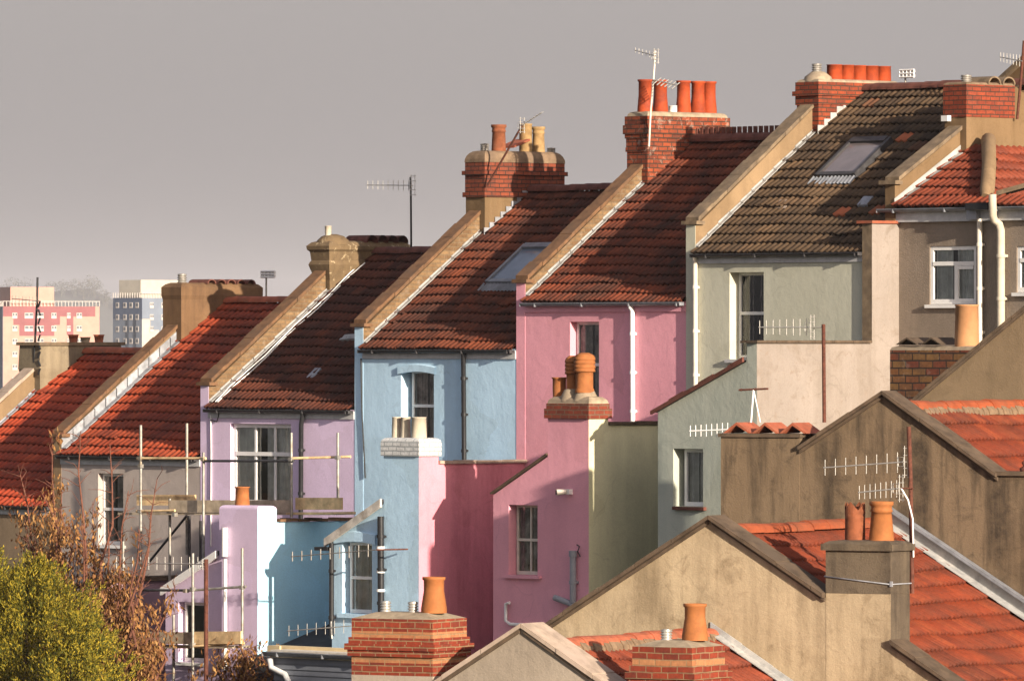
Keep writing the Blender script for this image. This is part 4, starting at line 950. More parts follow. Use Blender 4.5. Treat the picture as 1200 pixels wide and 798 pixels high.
# parapet and chimney 7
m = MB(); ph = .42
yA = M.X(1037, 215, XA - .24).y if False else .5
m.prism([(.60, g), (yA, e7 - .3), (yA, e7 + ph), (yA + .1, e7 + ph + .05), (3.5, e7 + ph + 3.0 * SL7 * 1.0), (7.5, e7), (7.5, g)], 'x', XA - .24, XA - .002); T.part('party_wall', m, mt['ochre'])
c = MB(); n = 9
for i in range(n):
    ya, yb = yA + .05 + 2.9 * i / n, yA + .05 + 2.9 * (i + 1) / n
    c.bar((XA - .12, ya + .003, e7 + ph + .03 + (ya - yA) * SL7), (XA - .12, yb - .003, e7 + ph + .03 + (yb - yA) * SL7), (.34, 0, 0), (0, 0, .07))
c.box(XA - .34, XA + .07, yA - .06, yA + .12, e7 + ph - .002, e7 + ph + .065)
T.part('coping', c, mt['slab'])
fl = MB(); n = 6
for i in range(n):
    ya, yb = YEV + 1.65 * i / n, YEV + 1.65 * (i + 1) / n; za, zb = e7 + (ya - YEV) * SL7, e7 + (yb - YEV) * SL7
    fl.bar((XA + .06, ya, za + .065), (XA + .06, yb + .01, zb + .05), (.11, 0, 0), (0, 0, .015)); fl.bar((XA + .006, ya, za + .05), (XA + .006, yb, zb + .05), (.01, 0, 0), (0, 0, .12))
T.part('flashing', fl, mt['leadw'], rf)
X = 13.5; zt = zpx(99, X + .28, 2.09)
m = MB(); zmid = zpx(137, X + .28, 2.09)
m.box(X - .26, X + .27, 2.11, 3.28, e7 - .2, zmid - .001, 1); m.box(X - .28, X + .29, 2.09, 3.3, zmid, zt, 0)
s = T.part('chimney', m, [mt['brick7'], mt['ochre']])
f = MB(); blob_cap(f, X - .28, X + .29, 2.09, 3.3, zt, .05, .1, 3); T.part('flaunching', f, mt['cementd'], s)
vent(T, s, X, 2.38, zt + .03, .14, .08, 'alud')
m = MB()
for i in range(2):
    ya = 2.78 + i * .36; n = 8
    for t0 in range(n):
        A0, A1 = pi * t0 / n, pi * (t0 + 1) / n
        for R in (.16, .13): m.face([(X - .3, ya + R * cos(A0), zt + .02 + R * sin(A0) * .85), (X + .31, ya + R * cos(A0), zt + .02 + R * sin(A0) * .85), (X + .31, ya + R * cos(A1), zt + .02 + R * sin(A1) * .85), (X - .3, ya + R * cos(A1), zt + .02 + R * sin(A1) * .85)], smooth=True)
        m.face([(X + .31, ya + .16 * cos(A0), zt + .02 + .16 * sin(A0) * .85), (X + .31, ya + .16 * cos(A1), zt + .02 + .16 * sin(A1) * .85), (X + .31, ya + .13 * cos(A1), zt + .02 + .13 * sin(A1) * .85), (X + .31, ya + .13 * cos(A0), zt + .02 + .13 * sin(A0) * .85)])
T.part('half_round_tiles', m, mt['slab'], s)
m = MB(); q = M.Y(1107, 139, 2.0); m.box(q.x - .09, q.x + .07, 2.0, 2.088, q.z - .05, q.z + .05); T.part('junction_box', m, mt['white'], s)
m = MB(); m.box(X + .295, X + .33, 2.5, 3.7, zpx(190, X, 3) - .03, zpx(184, X, 3) + .02); T.part('apron_flashing', m, mt['leadw'], s)
# gutter, fascia, pipes
m = MB(); m.box(XA - .1, XB, YEV + .04, YW - .001, e7 - .24, e7 - .05); T.part('fascia', m, mt['fascia'])
gutter(T, XA - .35, XB, YEV - .03, e7 - .01, 'guttergrey')
pipe(T, [pp(1148, 256, YW - .07), pp(1148.5, 410, YW - .07)], .05, 'offwhite')
m = MB(); q = pp(1143, 252, YW - .1); m.box(q[0] - .14, q[0] + .1, YW - .18, YW - .02, q[2] - .08, q[2] + .1); T.part('hopper', m, mt['pipegrey'])
m = MB(); q = pp(1151, 244, YEV - .1); m.box(q[0] - .35, q[0] + .18, YEV - .16, YEV - .02, q[2] - .03, q[2] + .09); T.part('gutter_outlet', m, mt['black'])
pipe(T, [pp(1163, 228, YEV - .16), pp(1163.5, 252, YEV - .16), pp(1165, 258, YW - .14), pp(1171, 263, YW - .1), pp(1173, 270, YW - .09), pp(1173, 420, YW - .09)], .068, 'pot_cream', 'soil_pipe')
# gable of the neighbour seen behind
T8 = Thing('rendered_gable', 'ochre rendered gable with sloping top behind the brick chimney, at the upper right edge', 'gable wall', (19, 4, 2))
pA = M.Y(1177, 95, 5.0); pB = M.Y(1200, 74, 5.0)
m = MB(); sl = (pB.z - pA.z) / (pB.x - pA.x)
m.prism([(pA.x - .6, 1.5), (pA.x - .6, pA.z - .6 * sl), (pB.x + 1.2, pB.z + 1.2 * sl), (pB.x + 2.6, pB.z + 1.2 * sl), (pB.x + 2.6, 1.5)], 'y', 5.0, 5.3); T8.part('wall', m, mt['ochre'])
m = MB(); m.bar((pA.x - .65, 5.1, pA.z - .65 * sl), (pB.x + 1.2, 5.1, pB.z + 1.2 * sl), (0, .5, 0), (0, 0, .07)); T8.part('coping', m, mt['slab'])
m = MB(); q = M.Y(1195, 152, 4.2); m.box(q.x - .25, q.x + .6, 4.0, 4.9, q.z - .05, q.z + .04); T8.part('lead_roll', m, mt['lead'])
# mixed old brick stub wall + peach pot in front of house 7 (extension chimney)
YS = -5.0
Bk = Thing('brick_chimney_stub', 'old mixed brick chimney block with two dark ridge tiles on top, below the pebbledashed wall', 'chimney', (M.Y(1085, 470, YS).x, YS, -2))
a = M.Y(1043, 470, YS); b = M.Y(1132, 409, YS)
m = MB(); m.box(a.x, b.x + .3, YS, YS + .5, -3, b.z - .02); s = Bk.part('brickwork', m, mt['brickO'])
m = MB(); blob_cap(m, a.x - .01, b.x + .3, YS, YS + .5, b.z - .02, .07, .1, 2); Bk.part('mortar_top', m, mt['cement'])
for p0, p1 in (((1062, 404), (1088, 404)), ((1091, 404), (1116, 404))):
    q0 = M.Y(*p0, YS + .25); q1 = M.Y(*p1, YS + .25); w_ = (q1.x - q0.x)
    m = MB(); m.prism([(q0.x, q0.z), (q0.x + w_ * .5, q0.z + .12), (q1.x, q1.z), (q1.x - .03, q1.z - .0), (q0.x + w_ * .5, q0.z + .09), (q0.x + .03, q0.z)], 'y', YS + .0, YS + .5); Bk.part('ridge_tile', m, mt['slabdark'])
q = M.Y(1133, 405, YS + .25); zt = M.Y(1133, 357, YS + .25).z
pot(Bk, None, q.x, YS + .25, q.z - .05, zt - q.z + .05, .20, .185, 'plain', 'pot_peach')

# --------------------------------------------------------------- THE NEARER TERRACE (rotated 18 degrees)
GP = lambda px, py, y: GF.Y(px, py, y)
PT = .5927          # pitch of its roofs
def gable_house(y0, label, wall, apexz, xl, xr, tile, capm, thick, parap, z_ground, capw, rise_ridge, nextwall=5.0, ridgem='ridge_or', roofroll=.112, lpitch=PT, rpitch=PT, capth=.08, gaps=()):
    T = Thing('terraced_house', label, 'house', (0, y0, z_ground), GF)
    m = MB(); zl, zr = apexz - abs(xl) * lpitch, apexz - xr * rpitch
    m.prism([(xl, z_ground), (xl, zl), (0, apexz), (xr, zr), (xr, z_ground)], 'y', y0, y0 + thick); T.part('gable_wall', m, mt[wall])
    # body
    rz = apexz - parap
    m = MB(); m.prism([(xl, z_ground), (xl, rz - abs(xl) * lpitch - .05), (0, rz - .05), (xr, rz - xr * rpitch - .05), (xr, z_ground)], 'y', y0 + thick, y0 + nextwall - .003); T.part('wall', m, mt[wall])
    r = MB(); L = hypot(xr, xr * rpitch); d = Vector((-1, 0, rpitch)).normalized()
    tiles(r, (xr, y0 + thick + .002, rz - xr * rpitch), (0, 1, 0), d, nextwall - thick - .006, L, roofroll, .39, amp=.05)
    L = hypot(xl, xl * lpitch); d = Vector((1, 0, lpitch)).normalized()
    tiles(r, (xl, y0 + nextwall - .004, rz - abs(xl) * lpitch), (0, -1, 0), d, nextwall - thick - .006, L, .3, .33, seg=4)
    rf = T.part('roof', r, mt[tile])
    r = MB(); ridge_tiles(r, (0, y0 + thick, rz + .05), (0, y0 + nextwall, rz + .05), (1, 0, 0), .14, .45); T.part('ridge', r, mt[ridgem], rf)
    if y0 != 5: r = MB(); ridge_tiles(r, (.0, y0 + thick, rz - .035), (0, y0 + nextwall, rz - .035), (1, 0, 0), .185, .15); T.part('ridge_bedding', r, mt['cementd'], rf)
    # coping stones
    runs = {}
    for sx, xe, pt in ((-1, abs(xl), lpitch), (1, xr, rpitch)):
        n = max(2, round(xe * hypot(1, pt) / .62))
        for i in range(n):
            a, b = xe * i / n + .004, xe * (i + 1) / n - .004; j = random.uniform(-.006, .006); pastg = False
            for s_, g0, g1 in gaps:
                if s_ == sx:
                    if a < g0 < b: b = g0
                    elif a < g1 < b: a = g1
                    elif g0 <= a and b <= g1: a = b = 0
                    pastg = bool(a >= g1 - .01)
            if b <= a: continue
            c = runs.setdefault((sx, pastg), MB())
            c.bar((sx * a, y0 + thick / 2 - .02 + j, apexz - a * pt + .001), (sx * b, y0 + thick / 2 - .02 + j, apexz - b * pt + .001), (0, capw, 0), (0, 0, capth + (i % 2) * .008 + .001 * (sx + 1)))
    cps = {k_: T.part('coping', c, mt[capm]) for k_, c in runs.items()}
    for sx, xe, pt in ((-1, abs(xl), lpitch), (1, xr, rpitch)):      # dark strip shaped for the coping's edge and its shadow beneath
        segs = [(.03, xe, 0)]
        for s_, g0, g1 in gaps:
            if s_ == sx: segs = [(.03, min(g0, xe), 0)] + ([(g1, xe, 1)] if g1 < xe else [])
        for q0, q1, w_ in segs:
            u = MB(); u.bar((sx * q0, y0 - .02, apexz - q0 * pt - .05), (sx * q1, y0 - .02, apexz - q1 * pt - .05), (0, .036, 0), (0, 0, .045))
            T.part('verge_strip', u, mt['slabdark'], cps.get((sx, bool(w_)), cps[(sx, False)] if (sx, False) in cps else None))
    return T, rz, rf
def wall_flashing(T, rf, y, rz, x0, x1, mat='leadw', up=.16, w=.2, rp=PT):
    f = MB(); n = max(3, round((x1 - x0) / .45))
    for i in range(n):
        a, b = x0 + (x1 - x0) * i / n, x0 + (x1 - x0) * (i + 1) / n; j = random.uniform(-.015, .015)
        f.bar((a, y - w / 2 - .004, rz - a * rp + .112), (b + .03, y - w / 2 - .004, rz - b * rp + .10), (0, w + j, 0), (0, 0, .014))
        f.bar((a, y - .016, rz - a * rp + .05), (b, y - .016, rz - b * rp + .05), (0, .02, 0), (0, 0, up + j))
    T.part('flashing', f, mt[mat], rf)
# gable C
zC = GP(608, 735, 0).z
C, rzC, rfC = gable_house(0, 'nearest house with small grey rendered gable, pale pink coping and brick chimneys, bottom edge', 'gableC', zC, -2.9, 4.2, 'tileC', 'slabpale', .5, .30, -11, .58, 0, ridgem='ridge_red', capth=.055, gaps=[(-1, 1.303, 9), (1, 1.56, 2.51)])
# gable B
zB = GP(832, 608, 5).z
B, rzB, rfB = gable_house(5, 'house with wide golden cream gable and bright orange roof, two-pot chimney on its slope', 'gableB', zB, -4.4, 4.6, 'tileB', 'slabdark', .30, .22, -10, .46, 0, capth=.05, gaps=[(1, 1.70, 2.69)])
# gable A
zA = GP(1030, 462, 10).z
pE = GP(1170, 559, 10)
A, rzA, rfA = gable_house(10, 'house with dark brown streaked gable wall behind the two-pot grey chimney', 'gableA', zA, -2.54, pE.x, 'tileB', 'slabdark', .30, .24, -9, .44, 0, rpitch=(zA - pE.z) / pE.x, capth=.05, gaps=[(-1, 1.31, 9)])
rpA = (zA - pE.z) / pE.x
m = MB(); m.box(pE.x, pE.x + 4.5, 10.002, 14.99, -9, pE.z + .02); A.part('side_wing', m, mt['gableA'])
m = MB(); m.box(pE.x - .03, pE.x + 4.5, 9.95, 10.35, pE.z + .022, pE.z + .08); A.part('wing_coping', m, mt['slabdark'])
m = MB(); m.lathe(pE.x + .32, 10.2, [(.08, pE.z + .08), (.09, pE.z + .12), (.04, pE.z + .15), (.06, pE.z + .2), (.0, pE.z + .25)], 10); A.part('finial', m, mt['ridge_dark'])
# gable A2
z2 = GP(1200, 365, 15).z + .02
p3 = GP(1138, 415, 15); pt2 = (z2 - p3.z) / (GP(1200, 365, 15).x - p3.x)
xx = GP(1200, 365, 15).x; zap = z2 + (0 - xx) * pt2
A2, rz2, rf2 = gable_house(15, 'farthest brown gable of the nearer terrace, rising at the right edge', 'gableA2', zap, -4.5, 4.2, 'tileB', 'slabdark', .3, .22, -8, .34, 0, lpitch=pt2, capth=.05)
wall_flashing(C, rfC, 5.0, rzC, .0, 4.2)
wall_flashing(B, rfB, 10.0, rzB, .0, 4.6, 'leadw', .3, .24)
# extra coping roll along the brown wall foot
m = MB(); m.bar((.05, 9.93, rzB + .28), (4.6, 9.93, rzB + .28 - 4.55 * PT), (0, .12, 0), (0, 0, .05)); B.part('lead_capping', m, mt['guttergrey'])
# stack on A (left slope) with red ridge tiles
a = GP(845, 512, 10); b = GP(937, 512, 10); ztA = a.z
m = MB(); m.box(a.x, b.x, 9.994, 10.52, -8.9, ztA); s = A.part('chimney', m, mt['gableA'], label='capped brown chimney with red angle tiles')
m = MB(); m.box(a.x - .03, b.x + .03, 9.96, 10.56, ztA + .001, ztA + .05); A.part('slab_cap', m, mt['slabdark'], s)
for p0, p1 in ((855, 890), (889, 922), (921, 955)):
    q0 = GP(p0, 505, 10.2); q1 = GP(p1, 505, 10.2); w_ = q1.x - q0.x; zz = ztA + .055
    m = MB(); m.prism([(q0.x, zz), (q0.x + w_ * .45, zz + .15), (q1.x - .02, zz), (q1.x - .07, zz), (q0.x + w_ * .45, zz + .11), (q0.x + .05, zz)], 'y', 10.0, 10.5); A.part('ridge_tile', m, mt['ridge_red'], s)
# stack on B (right slope)
a = GP(968, 640, 5); b = GP(1044, 640, 5); ztB = GP(1000, 645, 5).z; zm = GP(1000, 695, 5).z
m = MB(); m.box(a.x, b.x, 4.99, 5.54, zm, ztB, 0); m.box(a.x - .0, b.x, 4.9965, 5.54, -5.2, zm - .001, 1, mx=0); s = B.part('chimney', m, [mt['stackB'], mt['gableB']])
m = MB(); m.box(a.x - .05, b.x + .05, 4.94, 5.6, ztB + .001, ztB + .085); blob_cap(m, a.x - .03, b.x + .03, 4.96, 5.58, ztB + .085, .05, .2, 2); B.part('slab_cap', m, mt['stackB'], s)
q = GP(1002, 625, 5.27); pot(B, s, q.x, 5.27, ztB + .1, .53, .135, .13, 'crown', 'pot_red', 'weathered crown-topped pot')
q = GP(1033, 625, 5.27); pot(B, s, q.x, 5.27, ztB + .1, .54, .165, .135, 'roll', 'pot_tan', 'smooth roll-topped tan pot')
m = MB(); zz = GP(1000, 681, 5).z; m.tube([(a.x - .012, 5.3, zz + .1), (a.x - .012, 4.975, zz + .06), (b.x + .012, 4.975, zz - .03), (b.x + .012, 5.56, zz - .03)], .009, 6); m.box(b.x - .0, b.x + .03, 4.965, 5.0, zz - .06, zz + .01); B.part('lashing_wire', m, mt['lead'], s)
m = MB(); m.box(a.x - .09, b.x + .1, 4.98, 5.0, -5.0, -4.9); 
# stack C (left slope of gable C) and stack D (right slope)
def brick_stack(T, pxl, pxr, pytop, y, depth, label, bands):
    a = GP(pxl, pytop, y); b = GP(pxr, pytop, y); m = MB(); z = a.z
    for n_, o, mi in bands:
        h = n_ * .08; m.box(a.x - o, b.x + o, y - o, y + depth + o, z - h, z - .0005, mi); z -= h
    m.box(a.x, b.x, y, y + depth, z - 3, z - .0005, 2)
    s = T.part('chimney', m, [mt['brickC'], mt['brickB'], mt['gableC']], label=label)
    f = MB(); 
    zt = a.z; x0_, x1_, y0_, y1_ = a.x + .005, b.x - .005, y + .005, y + depth - .005; h = .075
    Aq = [(x0_, y0_, zt), (x1_, y0_, zt), (x1_, y1_, zt), (x0_, y1_, zt)]; i_ = .22
    Bq = [(x0_ + i_, y0_ + i_, zt + h), (x1_ - i_, y0_ + i_, zt + h), (x1_ - i_, y1_ - i_, zt + h), (x0_ + i_, y1_ - i_, zt + h)]
    for k in range(4): f.face([Aq[k], Aq[(k + 1) % 4], Bq[(k + 1) % 4], Bq[k]])
    f.face(Bq); T.part('flaunching', f, mt['cement'], s)
    return s, a, b
bandsC = [(2, 0, 0), (1, .0, 1), (1, .03, 0), (1, .07, 0), (1, .04, 0), (1, 0.0, 1), (2, .0, 0)]
s, a, b = brick_stack(C, 412, 507, 724, 0, .86, 'red and buff brick chimney with one tan pot', bandsC)
q = GP(508.5, 700, .43); pot(C, s, q.x, .43, a.z + .07, .46, .155, .135, 'belly', 'pot_tan')
for p_ in (452, 484): q = GP(p_, 710, .43); vent(C, s, q.x, .43, a.z + .065, .14, .055, 'alu')
s, a, b = brick_stack(C, 741, 811, 757, 0, .86, 'half-hidden red and buff brick chimney at the bottom edge', bandsC)
q = GP(814.5, 730, .5); pot(C, s, q.x, .5, a.z + .07, .46, .155, .135, 'belly', 'pot_tan')
q = GP(781, 742, .4); vent(C, s, q.x, .4, a.z + .06, .14, .06, 'alu')

# --------------------------------------------------------------- grey boarded bay and garden bits, bottom left
YB = -4.2
Bb = Thing('boarded_bay', 'grey weatherboarded outbuilding with grey gutter and pale timber edge, left of the front brick chimney', 'outbuilding', (M.Y(370, 790, YB).x, YB, -9))
a = M.Y(322, 770, YB); b = M.Y(440, 770, YB)
m = MB(); z = a.z
m.box(a.x, b.x, YB, YB + 1.4, -9, z)
for i in range(18): m.prism([(YB - .001, z - .1 * (i + 1)), (YB - .03, z - .1 * (i + 1)), (YB - .008, z - .1 * i - .004), (YB - .001, z - .1 * i - .004)], 'x', a.x, b.x)
Bb.part('wall', m, mt['board'])
gz = M.Y(322, 763, YB).z
gutter(Bb, a.x - .15, b.x, YB - .1, gz, 'guttergrey', .075)
m = MB(); m.box(a.x - .1, b.x, YB - .02, YB + 1.4, z + .002, gz + .03); Bb.part('roof', m, mt['offwhite'])
m = MB(); p0 = M.Y(321, 766, YB + .5); p1 = M.Y(412, 755, YB + .5)
m.bar((p0.x, YB + .5, p0.z), (p1.x + .3, YB + .5, p0.z + .0), (0, .25, 0), (0, 0, .16)); m.box(p0.x + .0, p0.x + .35, YB + .34, YB + .375, p0.z, p0.z + .16); Bb.part('timber_edge', m, mt['woodp'])
q = pp(316, 771, YB - .15); q2 = pp(318, 782, YB - .12); q3 = pp(334, 790, YB - .08); q4 = pp(339, 800, YB - .06)
m = MB(); m.tube([q, q2, q3, q4, (q4[0], YB - .06, -8)], .055, 12); Bb.part('downpipe', m, mt['fascia'])
# dark lean-to roof between the blue flank and the blue extension
Ly = Thing('yard_roof', 'dark felt lean-to roof between the lilac chimney and the pale blue extension', 'roof', (2.0, -1.3, -9))
p1 = M.X(386, 731, .14); p0 = M.X(302, 769, .14)
xr = 2.05
m = MB(); m.face([(.125, p0.y - .1, p0.z), (xr, p0.y - .1, p0.z), (xr, p1.y, p1.z), (.125, p1.y, p1.z)])
m.face([(.125, p0.y - .1, -9), (xr, p0.y - .1, -9), (xr, p0.y - .1, p0.z), (.125, p0.y - .1, p0.z)]); Ly.part('covering', m, mt['slate'])

# --------------------------------------------------------------- scaffold
def scaffold(label, poles, rails, boards, origin, braces=(), clamps=()):
    T = Thing('scaffold', label, 'scaffold', origin)
    for (px, ya, yb, Y, mat) in poles:
        a = M.Y(px, ya, Y); b = M.Y(px, yb, Y); m = MB(); m.tube([(a.x, Y, a.z), (b.x + .0, Y, b.z)], .027, 10); T.part('pole', m, mt[mat])
    for (p0, p1, Y0, Y1, mat) in rails:
        a = M.Y(*p0, Y0); b = M.Y(*p1, Y1); m = MB(); m.tube([a, b], .025, 10); T.part('rail', m, mt[mat])
    for (p0, p1, Y, h, th, mat) in boards:
        a = M.Y(*p0, Y); b = M.Y(*p1, Y); m = MB(); m.bar((a.x, Y, a.z), (b.x, Y, b.z), (0, th, 0), (0, 0, h)); T.part('board', m, mt[mat])
    for (px, py, Y) in clamps:
        a = M.Y(px, py, Y); m = MB(); m.box(a.x - .04, a.x + .04, Y - .045, Y + .035, a.z - .035, a.z + .035); T.part('clamp', m, mt['galv'])
    return T
S1 = scaffold('upper scaffold with timber boards across the taupe and lilac house walls',
    poles=[(165, 498, 790, -1.7, 'galv'), (219, 496, 650, -.8, 'galv'), (238.5, 530, 800, -1.7, 'galv'), (341.5, 507, 606, -1.7, 'galv'), (396, 507, 583, -1.4, 'galv'), (199, 584, 800, -1.4, 'galv'), (222, 604, 800, -.8, 'gutter'), (235, 610, 800, -.7, 'gutter'), (144.5, 634, 800, -1.9, 'galv')],
    rails=[((161, 537), (241, 537), -1.72, -1.72, 'wood'), ((238, 540), (344, 540), -1.72, -1.72, 'gutter'), ((341, 537), (411, 535), -1.72, -1.2, 'wood'), ((160, 599), (205, 598), -1.72, -1.72, 'wood'), ((175, 658), (219, 604), -1., -1., 'gutter'), ((130, 691), (222, 691), -1.7, -1.7, 'galv')],
    boards=[((161, 592), (229, 592), -1.15, .2, .04, 'wood'), ((199, 600), (342, 600), -1.6, .225, .04, 'woodg'), ((347, 597), (401, 597), -1.55, .22, .04, 'wood'), ((150, 603), (405, 603), -1.35, .045, .5, 'woodg'), ((341, 603), (411, 602), -1.5, .04, .25, 'wood')],
    origin=(-4, -1.3, -9), clamps=[(165, 537, -1.72), (165, 599, -1.72), (238.5, 538, -1.72), (341.5, 538, -1.72), (396, 536, -1.4), (199, 599, -1.5), (165, 546, -1.72), (205, 603, -1.7)])
S2 = scaffold('lower scaffold with one weathered and one orange toe board before the lilac extension',
    poles=[(226, 648, 810, -3.5, 'galv'), (284, 642, 790, -3.3, 'galv'), (203.5, 720, 810, -3.1, 'galv')],
    rails=[((139, 691), (216, 691.5), -3.5, -3.5, 'gutter'), ((216, 692), (288, 687), -3.5, -3.3, 'galv'), ((135, 755), (228, 757), -3.4, -3.4, 'galv'), ((225, 757), (286, 753), -3.5, -3.3, 'wood'), ((251, 792), (268, 762), -3.4, -3.4, 'wood')],
    boards=[((152, 753.5), (227, 754.5), -3.45, .22, .04, 'woodg'), ((228.5, 754.5), (283, 754), -3.45, .23, .04, 'wood'), ((150, 759), (283, 759), -3.2, .045, .45, 'woodg')],
    origin=(-3, -3.4, -9), clamps=[(226, 690, -3.5), (284, 688, -3.3), (226, 755, -3.5), (284, 755, -3.3), (218, 692, -3.52)])

# --------------------------------------------------------------- aerials
def yagi(label, boom, els, elh, mast=None, frame=M, y=0.0, mat='alu', mastm='alu', mr=.02, refl=None, elvec=(0, 0, 1), br=.010, er=.006, extra=None, grp='television aerials'):
    """boom: two pixel points on plane y of frame; els: number of elements; elh: element length in m"""
    a = frame.Y(*boom[0], y); b = frame.Y(*boom[1], y)
    T = Thing('tv_aerial', label, 'aerial', tuple(b), frame, grp)
    m = MB(); m.tube([a, b], br, 6); ev = Vector(elvec).normalized()
    for i in range(els):
        c = a.lerp(b, (i + .15) / els); h = elh * (.8 + .25 * i / els)
        m.tube([c - ev * h / 2, c + ev * h / 2], er, 5)
    T.part('antenna', m, mt[mat])
    if refl:
        m = MB(); c = b
        for dx in (-.05, .05): m.tube([c + Vector((0, dx, -refl / 2)), c + Vector((0, dx, refl / 2))], er, 5)
        for q_ in (-.42, -.2, .2, .42): m.tube([c + Vector((0, -.08, refl * q_)), c + Vector((0, .08, refl * q_))], er, 5)
        m.tube([c + Vector((-.12, 0, -.06)), c + Vector((-.12, 0, .06)), c + Vector((-.04, 0, .06)), c + Vector((-.04, 0, -.06)), c + Vector((-.12, 0, -.06))], er, 5)
        T.part('reflector', m, mt[mat])
    if mast:
        pts = [frame.Y(p[0], p[1], y + (p[2] if len(p) > 2 else .02)) for p in mast]
        m = MB(); m.tube(pts, mr, 8); T.part('mast', m, mt[mastm])
    if extra: extra(T, a, b)
    return T
yagi('tall thin yagi aerial on a dark mast above the dark brown lilac-house roof', ((430, 217), (484, 217.5)), 9, .2, [(481, 208), (481.5, 230), (482, 300)], M, DR, mastm='black', refl=.42)
def coil(T, a, b):
    m = MB(); 
    for i in range(9):
        z = b.z - .0 + i * -.17; m.tube([(b.x + .03 * (-1) ** i, b.y, z), (b.x - .035 * (-1) ** i, b.y, z - .12)], .02, 5)
    T.part('cable', m, mt['black'])
yagi('dark aerial with wrapped cable on the grey rendered leftmost chimney', ((14, 350), (46, 353)), 8, .16, [(44, 325), (43.5, 352), (41, 400), (40, 425)], M, 2.85, mat='alud', mastm='black', mr=.022, extra=coil)
def panel(label, px0, py0, px1, py1, y, polepx, ybot, frame=M):
    a = frame.Y(px0, py1, y); b = frame.Y(px1, py0, y); T = Thing('tv_aerial', label, 'aerial', (a.x, y, a.z), frame, 'television aerials')
    m = MB(); n = 5
    for i in range(n): 
        x = a.x + (b.x - a.x) * i / (n - 1); m.tube([(x, y, a.z), (x, y, b.z)], .013, 5)
    for z in (a.z, (a.z + b.z) / 2, b.z): m.tube([(a.x, y, z), (b.x, y, z)], .018, 5)
    m.box(a.x, b.x, y + .02, y + .03, a.z, a.z + (b.z - a.z) * .35); m.box(a.x, b.x, y + .02, y + .03, b.z - (b.z - a.z) * .35, b.z)
    T.part('antenna', m, mt['white'])
    q = frame.Y(polepx, (py0 + py1) / 2, y + .04); r_ = frame.Y(polepx, ybot, y + .04); m = MB(); m.tube([q, r_], .018, 8); T.part('mast', m, mt['galv'])
panel('small white panel aerial standing behind the brown chimney with five half-round tiles', 306, 318, 322, 325, 5.2, 312, 350)
panel('small white panel aerial right of the five short orange pots', 1054, 82, 1071, 91, 5.3, 1061, 106)
yagi('aerial on a slanting rust pole lashed to the sooty brick chimney', ((635, 132), (612, 147)), 7, .16, [(612, 147), (590, 185), (571, 218)], M, 2.86, mat='alu', mastm='rust', mr=.02, refl=.3, elvec=(0, 1, .3))
def two(T, a, b):
    m = MB(); c = b + Vector((0, 0, -.45)); m.tube([c + Vector((-.1, 0, .02)), c + Vector((.55, 0, -.1))], .011, 6)
    for i in range(6): d = c + Vector((.02 + i * .1, 0, -.01 - .02 * i)); m.tube([d - Vector((0, .1, .06)), d + Vector((0, .1, .06))], .012, 5)
    T.part('lower_antenna', m, mt['alu'])
yagi('double aerial on a pale pole rising beside the five tall orange pots', ((744, 59), (769, 66)), 6, .12, [(768, 60), (766, 90), (762.5, 130), (760.5, 172)], M, 2.8, mat='alu', mastm='offwhite', mr=.018, refl=.28, extra=two)
yagi('aerial on a rusty mast behind the red brick chimney, at the upper right edge', ((1172, 67), (1198, 72)), 7, .2, [(1200, 48), (1198, 75), (1192, 140)], M, 3.4, mat='alu', mastm='rust', mr=.025)
yagi('long white yagi on a rust pole before the patchy cream side wall', ((889, 383.5), (952, 383.5)), 8, .24, [(965, 380), (966, 495)], GF, 12.5, mat='alu', mastm='rust', mr=.028, refl=.35, extra=lambda T, a, b: T.part('arm', MB().tube([b, Vector((b.x + .18, b.y + .02, b.z))], .012, 6), mt['galv']))
def legs(T, a, b):
    c = (a + b) / 2; m = MB(); q1 = GF.Y(880, 495, 10.3); q2 = GF.Y(891, 495, 10.3); m.tube([c, q1], .014, 6); m.tube([c, q2], .009, 6); T.part('mast', m, mt['white'])
yagi('short dipole aerial on white legs above the red angle tiles', ((866, 457), (900, 455.5)), 2, .05, None, GF, 10.3, mat='rust', extra=legs, br=.016)
yagi('white yagi on the grey green extension wall above its window', ((808, 505), (858, 503)), 8, .19, None, GF, 10.55, mat='white', extra=lambda T, a, b: T.part('mast', MB().tube([b, Vector((b.x + .05, b.y, b.z - .35))], .015, 6), mt['galv']))
ym = 5.62
yagi('longer upper yagi on the brown pole by the two-pot chimney', ((965, 548), (1062, 541)), 8, .26, [(1065, 500), (1067, 560), (1069, 695)], GF, ym, mat='alu', mastm='rust', mr=.03, refl=.42)
yagi('shorter lower yagi on the brown pole by the two-pot chimney', ((1006, 577), (1056, 572)), 8, .22, None, GF, ym - .05, mat='alu', refl=.36, extra=lambda T, a, b: (T.part('arm', MB().tube([b, Vector((b.x + .16, b.y + .04, b.z))], .012, 6), mt['rust']), T.part('cable', MB().tube([b, b + Vector((.1, 0, -.15)), b + Vector((.17, 0, -.4)), b + Vector((.16, .04, -.9))], .012, 6), mt['white'])))
yagi('dark toothed yagi in front of the pale blue extension window', ((341, 652), (441, 644)), 9, .22, None, M, -3.3, mat='alud', er=.013, extra=lambda T, a, b: T.part('arm', MB().tube([b, Vector((b.x + .1, b.y + .66, b.z))], .016, 6), mt['rust']))
yagi('pale yagi just above the pale timber edge of the grey outbuilding', ((337, 739), (412, 733)), 7, .24, [(388, 728), (389, 748)], M, -3.3, mat='alu', mr=.015)
yagi('white comb-like yagi on a thick rust post before the lower scaffold', ((135, 659), (240, 661)), 11, .26, [(241.5, 655), (241.5, 810)], M, -4.0, mat='alu', er=.009, br=.012, refl=.2, mastm='rust', mr=.04)

